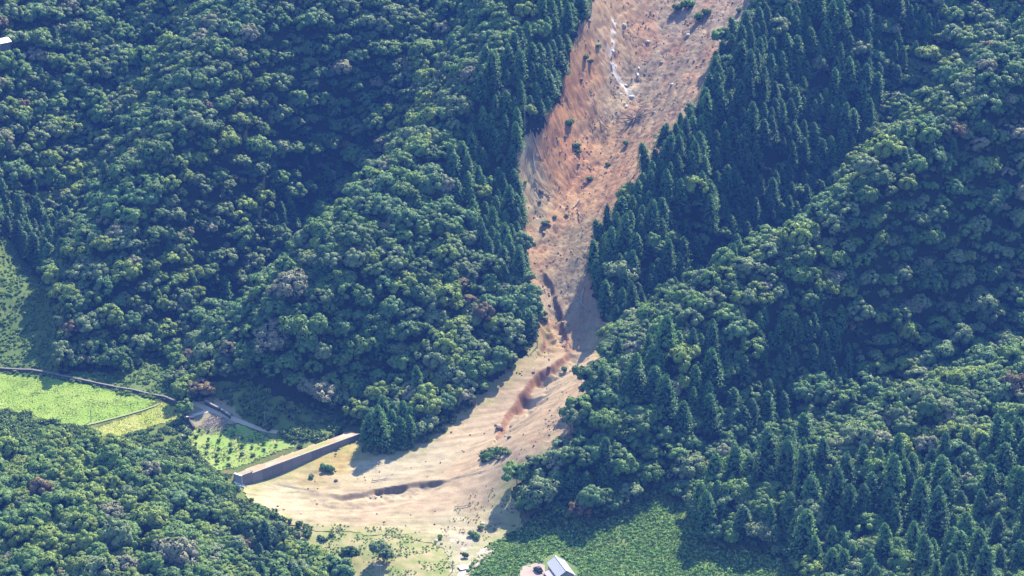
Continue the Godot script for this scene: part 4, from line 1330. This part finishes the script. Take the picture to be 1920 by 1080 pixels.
func broadleaf_crown(crown_seed: int, high: float, wide: float, lobes: int, leaves: int, size: float) -> ArrayMesh:
	# a dome of leafy boughs: many lobes over an uneven ellipsoid, each a shell of leaf sprays
	var l := Leaves.new()
	l.r.seed = crown_seed
	var r := l.r
	var stretch := Vector3(wide * r.randf_range(0.85, 1.1), high * 0.31, wide * r.randf_range(0.85, 1.1))
	var mid := Vector3(0, high * 0.66, 0)
	var heads := [Vector3.ZERO]
	for k in r.randi_range(1, 3):
		var ha := r.randf() * TAU
		heads.append(Vector3(cos(ha) * wide * r.randf_range(0.3, 0.55), high * r.randf_range(-0.16, 0.10), sin(ha) * wide * r.randf_range(0.3, 0.55)))
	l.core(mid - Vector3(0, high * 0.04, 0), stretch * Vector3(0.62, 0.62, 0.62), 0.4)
	for k in lobes:
		# spread evenly by the golden angle over the upper three quarters
		var y := 1.0 - 1.55 * (k + 0.5) / lobes
		var a := k * 2.39996 + r.randf_range(-0.35, 0.35)
		var s := sqrt(maxf(0.0, 1.0 - y * y))
		var dir := Vector3(cos(a) * s, y, sin(a) * s)
		var lobe := wide * r.randf_range(0.20, 0.36)
		var head: Vector3 = heads[k % heads.size()]
		var c := mid + head + dir * stretch * r.randf_range(0.58, 0.95) * (1.0 if head == Vector3.ZERO else 0.72)
		var shade := r.randf_range(0.78, 1.22)
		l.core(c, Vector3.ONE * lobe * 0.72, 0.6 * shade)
		for i in leaves:
			var d := ball_point(r)
			d.y = d.y * 0.7 + 0.3
			d = (d + dir * 0.45).normalized()
			var reach := lobe * (0.90 + 0.24 * pow(r.randf(), 1.5))
			l.leaf(c + d * reach * Vector3(1, 0.82, 1), (d + Vector3.UP * 0.35).normalized(), size * r.randf_range(0.7, 1.3), shade * r.randf_range(0.85, 1.18), 0.78, 0.5)
	return l.mesh()


func cedar_crown(crown_seed: int, high: float, wide: float, sprays: int) -> ArrayMesh:
	# a narrow rounded cone of drooping boughs with tufted ends
	var l := Leaves.new()
	l.r.seed = crown_seed
	var r := l.r
	var low := high * r.randf_range(0.16, 0.26)
	for k in 6:
		var t := (k + 0.3) / 6.5
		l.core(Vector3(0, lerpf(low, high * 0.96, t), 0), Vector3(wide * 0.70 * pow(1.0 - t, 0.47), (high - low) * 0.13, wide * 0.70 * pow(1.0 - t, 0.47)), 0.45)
	for k in sprays:
		var t := pow((k + 0.5) / sprays, 1.12)
		var a := k * 2.39996 + r.randf_range(-0.5, 0.5)
		var rad := wide * pow(1.0 - t, 0.45) * r.randf_range(0.62, 1.16) + 0.12
		var y := lerpf(low, high - 0.4, t)
		var dir := Vector3(cos(a), 0.0, sin(a))
		var tip := dir * rad + Vector3(0, y - 0.18 * rad, 0)
		var shade := r.randf_range(0.72, 1.25)
		var clump := 0.36 + 0.30 * (1.0 - t)
		for i in 13:
			var s := pow(r.randf(), 0.6)
			var p := Vector3(0, y + 0.12 * rad, 0).lerp(tip, s) + ball_point(r) * clump * Vector3(1, 0.8, 1)
			var out := (dir * 0.75 + Vector3.UP * 0.65 + (p - tip) * 0.35 / clump).normalized()
			l.leaf(p, out, 0.46 * r.randf_range(0.75, 1.3), shade * r.randf_range(0.78, 1.22), 0.7, 0.7)
	for i in 16:
		var y2 := high - r.randf() * 1.3
		l.leaf(Vector3(r.randf_range(-0.16, 0.16), y2, r.randf_range(-0.16, 0.16)), Vector3(r.randf_range(-1, 1), 0.5, r.randf_range(-1, 1)).normalized(), 0.34, r.randf_range(1.0, 1.35))
	return l.mesh()


func bush_mesh(bush_seed: int, size: float, leaves: int, leaf_size: float) -> ArrayMesh:
	var l := Leaves.new()
	l.r.seed = bush_seed
	var r := l.r
	for k in 5:
		var c := Vector3(r.randf_range(-0.5, 0.5), r.randf_range(0.3, 0.7), r.randf_range(-0.5, 0.5)) * size
		var shade := r.randf_range(0.75, 1.25)
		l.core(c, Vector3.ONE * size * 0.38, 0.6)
		for i in leaves:
			var d := ball_point(r)
			d.y = absf(d.y) * 0.8 + 0.1
			l.leaf(c + d * size * r.randf_range(0.4, 0.62), d.normalized(), leaf_size * r.randf_range(0.7, 1.3), shade * r.randf_range(0.75, 1.25))
	return l.mesh()


func trunk_mesh(high: float, r0: float, limbs: int, trunk_seed: int) -> ArrayMesh:
	var st := SurfaceTool.new()
	st.begin(Mesh.PRIMITIVE_TRIANGLES)
	var r := RandomNumberGenerator.new()
	r.seed = trunk_seed
	tube_into(st, Vector3(0, -1.5, 0), Vector3(0, high, 0), r0, r0 * 0.35, 7, r0 * 0.7, 5)
	for k in limbs:
		var y := high * r.randf_range(0.45, 0.8)
		var a := TAU * k / limbs + r.randf_range(-0.4, 0.4)
		var d := Vector3(cos(a), r.randf_range(0.5, 1.1), sin(a)).normalized() * high * r.randf_range(0.28, 0.42)
		tube_into(st, Vector3(0, y, 0), Vector3(0, y, 0) + d, r0 * 0.45, r0 * 0.12, 5, 0.15, 2)
	st.generate_normals()
	return st.commit()


func build_shrubs() -> void:
	var kinds := [bush_mesh(1, 1.0, 70, 0.26), bush_mesh(2, 1.0, 70, 0.26), bush_mesh(3, 1.0, 70, 0.26)]
	var stem := trunk_mesh(0.6, 0.06, 3, 4)
	for i in SHRUBS.size():
		var s = SHRUBS[i]
		var at := Vector3(s[0], scar(s[0], s[1]) - 0.05, s[1])
		var o := thing("shrub", at, "%s shrub %s, %s" % [GREEN_WORDS[s[3]], s[4], place_words(at)], "shrub", "shrubs on the scar and valley floor")
		o.rotation.y = rng.randf() * TAU
		o.scale = Vector3(s[2], s[2] * rng.randf_range(0.8, 1.25), s[2])
		put("foliage", kinds[i % 3], leaf_tint(s[3]), o)
		put("stem", stem, plain(Color(0.12, 0.09, 0.06)), o)


func build_orchard() -> void:
	var crown := [bush_mesh(31, 0.75, 34, 0.22), bush_mesh(32, 0.75, 34, 0.22), bush_mesh(33, 0.75, 34, 0.22)]
	var stem := trunk_mesh(0.8, 0.06, 3, 41)
	var nth := ["first", "second", "third", "fourth", "fifth", "sixth", "seventh", "eighth", "ninth", "tenth", "eleventh", "twelfth", "thirteenth"]
	var p := outline(ORCHARD)
	var proto: Node3D = null
	for row in 9:
		for col in 13:
			var q := Vector2(ORCHARD_AT[0], ORCHARD_AT[1]) + Vector2(ORCHARD_AT[2], ORCHARD_AT[3]) * col + Vector2(ORCHARD_AT[4], ORCHARD_AT[5]) * row
			q += Vector2(rng.randf_range(-0.35, 0.35), rng.randf_range(-0.4, 0.4))
			if not inside(p, q) or edge_distance(p, q) < 1.2 or rng.randf() < 0.07:
				continue
			var at := on_ground(q.x, q.y, 0.1)
			var o: Node3D
			var label := "young orchard fruit tree, %s row down, %s from the edging" % [nth[row], nth[col]]
			if proto == null:
				o = thing("orchard_sapling", at, label, "fruit tree", "young trees in the orchard rows")
				put("crown", crown[0], leaf_material([0.10, 0.165, 0.06]), o)
				put("stem", stem, plain(Color(0.14, 0.11, 0.08)), o)
				proto = o
			else:
				o = proto.duplicate()
				o.name = numbered("orchard_sapling")
				add_child(o, true)
				o.position = at
				o.set_meta("label", label)
			var s := rng.randf_range(0.8, 1.3)
			o.scale = Vector3(s, s * rng.randf_range(0.9, 1.4), s)
			o.rotation.y = rng.randf() * TAU


# ---------------------------------------------------------------- the forest
func in_any(list: Array, q: Vector2) -> bool:
	for p in list:
		if p[1].has_point(q) and inside(p[0], q):
			return true
	return false


func boxed(flats: Array) -> Array:
	return flats.map(func(f): var p := outline(f); return [p, box_of(p)])


func sees(p: Vector3) -> bool:
	var d: Vector3 = p - eye
	for k in 60:
		var t := 0.72 + 0.275 * k / 60.0
		var q := eye + d * t
		if q.y < ground(q.x, q.z) + 3.0:
			return false
	return true


func where_words(q: Vector2, px: Vector2) -> String:
	if px.x < 0.36 and q.y > -880.0: return "on the near hill"
	if px.x > 0.62 and q.y > -905.0: return "near right slope"
	if px.y > 0.62 and px.x < 0.36: return "above the fields"
	if px.y > 0.55 and px.x < 0.55: return "above the dam"
	if px.x < 0.30: return "far left mountainside"
	if px.x < 0.53: return "left of the scar"
	if px.x < 0.80 and px.y < 0.55: return "right of the scar"
	return "right-hand ridges"


func build_forest() -> void:
	var open_land := boxed([FIELD, LOWER_FIELD, ORCHARD, BARE_PLOT, MEADOW, LEFT_MEADOW, FLOOR_WEEDS, YARD, DAM_CLEAR, BACK_SLOPE, KUDZU, FLOOR_CLEAR, FIELD_GAP, SHADED_BANK, DAM_END, FAN_FRONT, SLIDE])
	var cedar_land := boxed(CEDAR_STANDS)
	var mixed_land := boxed(MIXED_STANDS)
	var near_hill := boxed([NEAR_HILL])
	var tree_land := boxed(TREE_ISLANDS)
	# meshes
	var oaks := []
	var oak_trunks := []
	for k in 8:
		var high := [8.5, 9.5, 10.2, 11.0, 8.0, 11.4, 10.0, 7.8][k] as float
		var wide := [4.0, 4.6, 4.2, 5.0, 3.6, 4.4, 5.2, 4.3][k] as float
		oaks.append(broadleaf_crown(100 + k, high, wide, [30, 34, 32, 40, 26, 36, 40, 28][k], 80, 0.6))
		oak_trunks.append(trunk_mesh(high * 0.66, 0.19, 5, 500 + k))
	var firs := []
	var fir_trunks := []
	for k in 5:
		var high := [13.0, 14.5, 12.0, 15.5, 13.5][k] as float
		firs.append(cedar_crown(200 + k, high, [3.7, 4.0, 3.5, 3.9, 4.1][k], 210))
		fir_trunks.append(trunk_mesh(high * 0.93, 0.30, 0, 600 + k))
	# where they stand
	var spots := []       # [position, radius, kind (0 broadleaf, 1 cedar), variant, tint, scale]
	var cell := {}
	var tone := FastNoiseLite.new()
	tone.seed = 77
	tone.frequency = 0.02
	tone.fractal_octaves = 3
	var tries := []
	var step := 2.0
	for j in int(600.0 / step):
		for i in int(500.0 / step):
			tries.append(Vector2(-250.0 + (i + rng.randf()) * step, -1330.0 + (j + rng.randf()) * step))
	for i in range(tries.size() - 1, 0, -1):
		var k := rng.randi_range(0, i)
		var swap = tries[i]
		tries[i] = tries[k]
		tries[k] = swap
	for q: Vector2 in tries:
		var g := ground(q.x, q.y)
		var px := pixel(Vector3(q.x, g + 6.0, q.y))
		if px.x < -0.22 or px.x > 1.22 or px.y > 1.12 or px.y < -0.24:
			continue
		if in_any(open_land, q) and not in_any(tree_land, q):
			continue
		var cedar := in_any(cedar_land, q) and rng.randf() < 0.93
		if not cedar and in_any(mixed_land, q):
			cedar = tone.get_noise_2d(q.x * 2.5 + 300.0, q.y * 2.5) > -0.08
		if not cedar and rng.randf() < 0.02:
			cedar = true
		var scale := lerpf(0.55, 1.15, pow(rng.randf(), 1.2))
		if in_any(cedar_land, q): scale = rng.randf_range(0.68, 1.2)
		if in_any(tree_land, q): scale *= 0.72
		if cedar and q.x > 45.0 and q.y > -905.0: scale *= 1.25
		if cedar and q.y < -905.0: scale *= 0.86
		var rad := (2.15 if cedar else 2.2) * scale
		if not cedar and rng.randf() < 0.25:
			scale *= 0.65
			rad *= 0.65
		var ci := Vector2i((q / 8.0).floor())
		var ok := true
		for dx in [-1, 0, 1]:
			for dz in [-1, 0, 1]:
				for o in cell.get(ci + Vector2i(dx, dz), []):
					if q.distance_squared_to(o[0]) < (rad + o[1]) * (rad + o[1]):
						ok = false
						break
				if not ok: break
			if not ok: break
		if not ok:
			continue
		if not cell.has(ci): cell[ci] = []
		cell[ci].append([q, rad])
		var n := tone.get_noise_2d(q.x, q.y) + rng.randf_range(-0.35, 0.35)
		var tint: int
		if cedar:
			tint = 2 if n < -0.15 else (0 if n < 0.18 else 1)
			if rng.randf() < 0.008: tint = 3
		else:
			var near := in_any(near_hill, q)
			tint = 4 if n < -0.28 else (0 if n < 0.0 else (1 if n < 0.30 else 3))
			if rng.randf() < 0.16: tint = 2
			if near and rng.randf() < 0.6: tint = 3 if rng.randf() < 0.5 else 0
			if rng.randf() < 0.010: tint = 5
			elif rng.randf() < 0.035: tint = 6
		spots.append([Vector3(q.x, hillside(q.x, q.y) - 0.2, q.y), rad, 1 if cedar else 0, rng.randi_range(0, 4 if cedar else 7), tint, scale])
	# the largest in view become trees of their own
	var own := {}
	for kind in 2:
		var rank := []
		for i in spots.size():
			var s = spots[i]
			if s[2] != kind: continue
			var top: Vector3 = s[0] + Vector3(0, (14.0 if kind else 8.0) * s[5], 0)
			var px := pixel(top)
			if px.x < 0.006 or px.x > 0.994 or px.y < 0.008 or px.y > 0.985 or not sees(top): continue
			rank.append([s[5] / top.distance_to(eye), i])
		rank.sort_custom(func(a, b): return a[0] > b[0])
		for k in mini(296, rank.size()):
			own[rank[k][1]] = true
	var bark := plain(Color(0.05, 0.04, 0.03))
	var rest := [{}, {}]
	var told := {}
	for i in spots.size():
		var s = spots[i]
		var yaw := rng.randf() * TAU
		var tall := rng.randf_range(0.82, 1.2)
		var sc := Vector3(s[5], s[5] * tall, s[5])
		if own.has(i):
			var cedar: bool = s[2] == 1
			var px := pixel(s[0] + Vector3(0, (14.0 if cedar else 8.0) * s[5], 0))
			var size := "tall" if s[5] * tall > 1.08 else ("small" if s[5] * tall < 0.82 else "medium")
			if not cedar and size == "tall": size = "large"
			var label := "%s %s %s %s, %s" % [size, CEDAR_WORDS[s[4]] if cedar else GREEN_WORDS[s[4]], "cedar" if cedar else "broadleaf", where_words(Vector2(s[0].x, s[0].z), px), place_words(s[0] + Vector3(0, (14.0 if cedar else 8.0) * s[5], 0))]
			if told.has(label):
				label += ", lower twin" if px.y > told[label] else ", upper twin"
			told[label] = px.y
			var o := thing("cedar_tree" if cedar else "broadleaf_tree", s[0], label, "cedar tree" if cedar else "tree", "cedar trees on the slopes" if cedar else "broadleaf trees on the slopes")
			var lean := 0.05
			if s[0].z < -940.0 and slide_reach.has_point(Vector2(s[0].x, s[0].z)) and edge_distance(slide_poly, Vector2(s[0].x, s[0].z)) < 5.0: lean = 0.28
			o.rotation = Vector3(rng.randf_range(-lean, lean), yaw, rng.randf_range(-lean, lean))
			o.scale = sc
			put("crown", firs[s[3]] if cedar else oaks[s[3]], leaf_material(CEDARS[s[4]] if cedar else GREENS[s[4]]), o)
			put("trunk", fir_trunks[s[3]] if cedar else oak_trunks[s[3]], bark, o)
		else:
			var d: Dictionary = rest[s[2]]
			if not d.has(s[3]): d[s[3]] = []
			var c: Array = CEDARS[s[4]] if s[2] else GREENS[s[4]]
			var b := rng.randf_range(0.85, 1.15)
			d[s[3]].append([Transform3D(Basis(Vector3.UP, yaw).scaled(sc), s[0]), Color(c[0] * b, c[1] * b, c[2] * b)])
	for kind in 2:
		var o := Node3D.new()
		o.name = ["broadleaf_forest", "cedar_forest"][kind]
		add_child(o, true)
		tag(o, ["dense broadleaf forest covering the mountainsides", "dense dark cedar plantation beside the scar and on the ridges"][kind], "forest", "", "stuff")
		for v in rest[kind]:
			for part in 2:
				var mm := MultiMesh.new()
				mm.transform_format = MultiMesh.TRANSFORM_3D
				mm.use_colors = part == 0
				mm.mesh = [firs[v] if kind else oaks[v], fir_trunks[v] if kind else oak_trunks[v]][part]
				var list: Array = rest[kind][v]
				mm.instance_count = list.size()
				for i in list.size():
					mm.set_instance_transform(i, list[i][0])
					if part == 0: mm.set_instance_color(i, list[i][1])
				var mi := MultiMeshInstance3D.new()
				mi.name = ["crowns", "trunks"][part]
				mi.multimesh = mm
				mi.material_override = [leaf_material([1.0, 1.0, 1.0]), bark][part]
				o.add_child(mi, true)
				tag(mi, "", "", "", "stuff")
	print("trees ", spots.size(), " own ", own.size(), " cedars ", spots.filter(func(s): return s[2] == 1).size())


# ---------------------------------------------------------------- weeds and grass
func scatter(called: String, label: String, category: String, mesh: Mesh, flats: Array, spacing: float, size: Vector2, a: Vector3, b: Vector3, clumpy: float, avoid := [], lift := 0.05) -> void:
	var land := boxed(flats)
	var keep_out := boxed(avoid)
	var list := []
	for p in land:
		var box: Rect2 = p[1]
		for j in int(box.size.y / spacing) + 1:
			for i in int(box.size.x / spacing) + 1:
				var q := box.position + Vector2(i + rng.randf_range(-0.6, 0.6), j + rng.randf_range(-0.6, 0.6)) * spacing
				if not inside(p[0], q) or in_any(keep_out, q): continue
				if called == "undergrowth":
					var px := pixel(on_ground(q.x, q.y))
					if px.x < -0.12 or px.x > 1.12 or px.y < -0.06 or px.y > 1.06: continue
				var n := wob.get_noise_2d(q.x * 2.0 + 900.0, q.y * 2.0)
				if clumpy > 0.0 and n < clumpy - 0.5 + rng.randf() * 0.2: continue
				list.append([q, clampf(0.5 + n, 0, 1)])
	var mm := MultiMesh.new()
	mm.transform_format = MultiMesh.TRANSFORM_3D
	mm.use_colors = true
	mm.mesh = mesh
	mm.instance_count = list.size()
	for i in list.size():
		var q: Vector2 = list[i][0]
		var s := rng.randf_range(size.x, size.y) * lerpf(0.75, 1.25, list[i][1])
		mm.set_instance_transform(i, Transform3D(Basis(Vector3.UP, rng.randf() * TAU).scaled(Vector3(s, s * rng.randf_range(0.7, 1.3), s)), Vector3(q.x, (hillside(q.x, q.y) if called == "undergrowth" else scar(q.x, q.y)) + lift, q.y)))
		var c := a.lerp(b, clampf(list[i][1] + rng.randf_range(-0.35, 0.35), 0, 1)) * rng.randf_range(0.85, 1.15)
		mm.set_instance_color(i, Color(c.x, c.y, c.z))
	var o := MultiMeshInstance3D.new()
	o.name = called
	o.multimesh = mm
	o.material_override = leaf_material([1.0, 1.0, 1.0])
	add_child(o, true)
	tag(o, label, category, "", "stuff")


func tuft_mesh(tuft_seed: int, blades: int, high: float, spread: float) -> ArrayMesh:
	var l := Leaves.new()
	l.r.seed = tuft_seed
	for i in blades:
		var a := l.r.randf() * TAU
		var rr := sqrt(l.r.randf()) * spread
		var base := Vector3(cos(a) * rr, 0, sin(a) * rr)
		var tip := base + Vector3(l.r.randf_range(-0.35, 0.35), 1.0, l.r.randf_range(-0.35, 0.35)) * high * l.r.randf_range(0.6, 1.1)
		var w := Vector3(cos(a + 1.3), 0, sin(a + 1.3)) * 0.07
		var k := l.vs.size()
		var shade := l.r.randf_range(0.75, 1.25)
		for v in [base - w, base + w, tip]:
			l.vs.append(v)
			l.ns.append(Vector3(cos(a) * 0.5, 0.8, sin(a) * 0.5).normalized())
			l.cs.append(Color(shade, shade, shade))
		l.ix.append_array([k, k + 2, k + 1])
	return l.mesh()


func build_weeds() -> void:
	scatter("undergrowth", "low undergrowth and saplings filling the gaps between the forest trees", "undergrowth", bush_mesh(64, 1.0, 22, 0.42), [[-245, -1330, 245, -1330, 245, -700, -245, -700]], 2.5, Vector2(0.8, 2.4), Vector3(0.045, 0.085, 0.03), Vector3(0.09, 0.14, 0.05), 0.0, [FIELD, LOWER_FIELD, ORCHARD, BARE_PLOT, MEADOW, LEFT_MEADOW, FLOOR_WEEDS, YARD, DAM_CLEAR, BACK_SLOPE, KUDZU, FLOOR_CLEAR, FIELD_GAP, SHADED_BANK, DAM_END, FAN_FRONT, SLIDE])
	var tuft := tuft_mesh(61, 26, 0.9, 0.5)
	var short := tuft_mesh(62, 26, 0.35, 0.5)
	var clump := bush_mesh(63, 0.7, 16, 0.30)
	scatter("meadow_weeds", "tall green weeds covering the meadow on the valley floor", "weeds", clump, [MEADOW], 0.95, Vector2(0.35, 0.85), Vector3(0.18, 0.32, 0.09), Vector3(0.28, 0.40, 0.13), 0.12, [YARD, HOUSE_CLEAR])
	scatter("meadow_grass", "long grass standing in the valley meadow", "grass", tuft, [MEADOW], 0.8, Vector2(0.6, 1.1), Vector3(0.16, 0.27, 0.08), Vector3(0.23, 0.34, 0.11), 0.0, [YARD, HOUSE_CLEAR])
	scatter("upper_meadow_weeds", "rank green weeds on the meadow above the fields", "weeds", clump, [LEFT_MEADOW], 1.3, Vector2(0.4, 1.1), Vector3(0.10, 0.17, 0.05), Vector3(0.17, 0.24, 0.08), 0.1)
	scatter("field_grass", "bright short grass of the field", "grass", short, [FIELD], 0.5, Vector2(0.3, 0.6), Vector3(0.22, 0.34, 0.07), Vector3(0.28, 0.38, 0.10), 0.0)
	scatter("yellow_field_grass", "yellowish short grass of the lower field", "grass", short, [LOWER_FIELD], 0.5, Vector2(0.3, 0.6), Vector3(0.26, 0.33, 0.07), Vector3(0.33, 0.35, 0.11), 0.0)
	scatter("orchard_grass", "thin grass between the young fruit trees", "grass", short, [ORCHARD], 0.9, Vector2(0.6, 1.1), Vector3(0.19, 0.34, 0.07), Vector3(0.28, 0.33, 0.11), 0.2)
	scatter("rough_weeds", "dark leafy creeper smothering the ground beside the fields", "creeper", clump, [KUDZU], 1.3, Vector2(0.5, 1.3), Vector3(0.055, 0.10, 0.03), Vector3(0.10, 0.16, 0.045), 0.2, [FIELD, LOWER_FIELD, ORCHARD])
	scatter("floor_weeds", "yellow-green weeds along the lower edge of the fan", "weeds", clump, [FLOOR_WEEDS], 1.0, Vector2(0.2, 0.55), Vector3(0.20, 0.29, 0.08), Vector3(0.33, 0.38, 0.13), 0.42)
	scatter("fan_grass", "sparse grass tufts on the rim of the debris fan", "grass", tuft, [FAN_RIM], 1.2, Vector2(0.25, 0.6), Vector3(0.20, 0.26, 0.08), Vector3(0.30, 0.30, 0.12), 0.52)
	scatter("edge_scrub", "low scrub along the forest edge", "scrub", clump, EDGE_SCRUB, 1.4, Vector2(0.7, 1.9), Vector3(0.06, 0.10, 0.035), Vector3(0.11, 0.16, 0.05), 0.30)
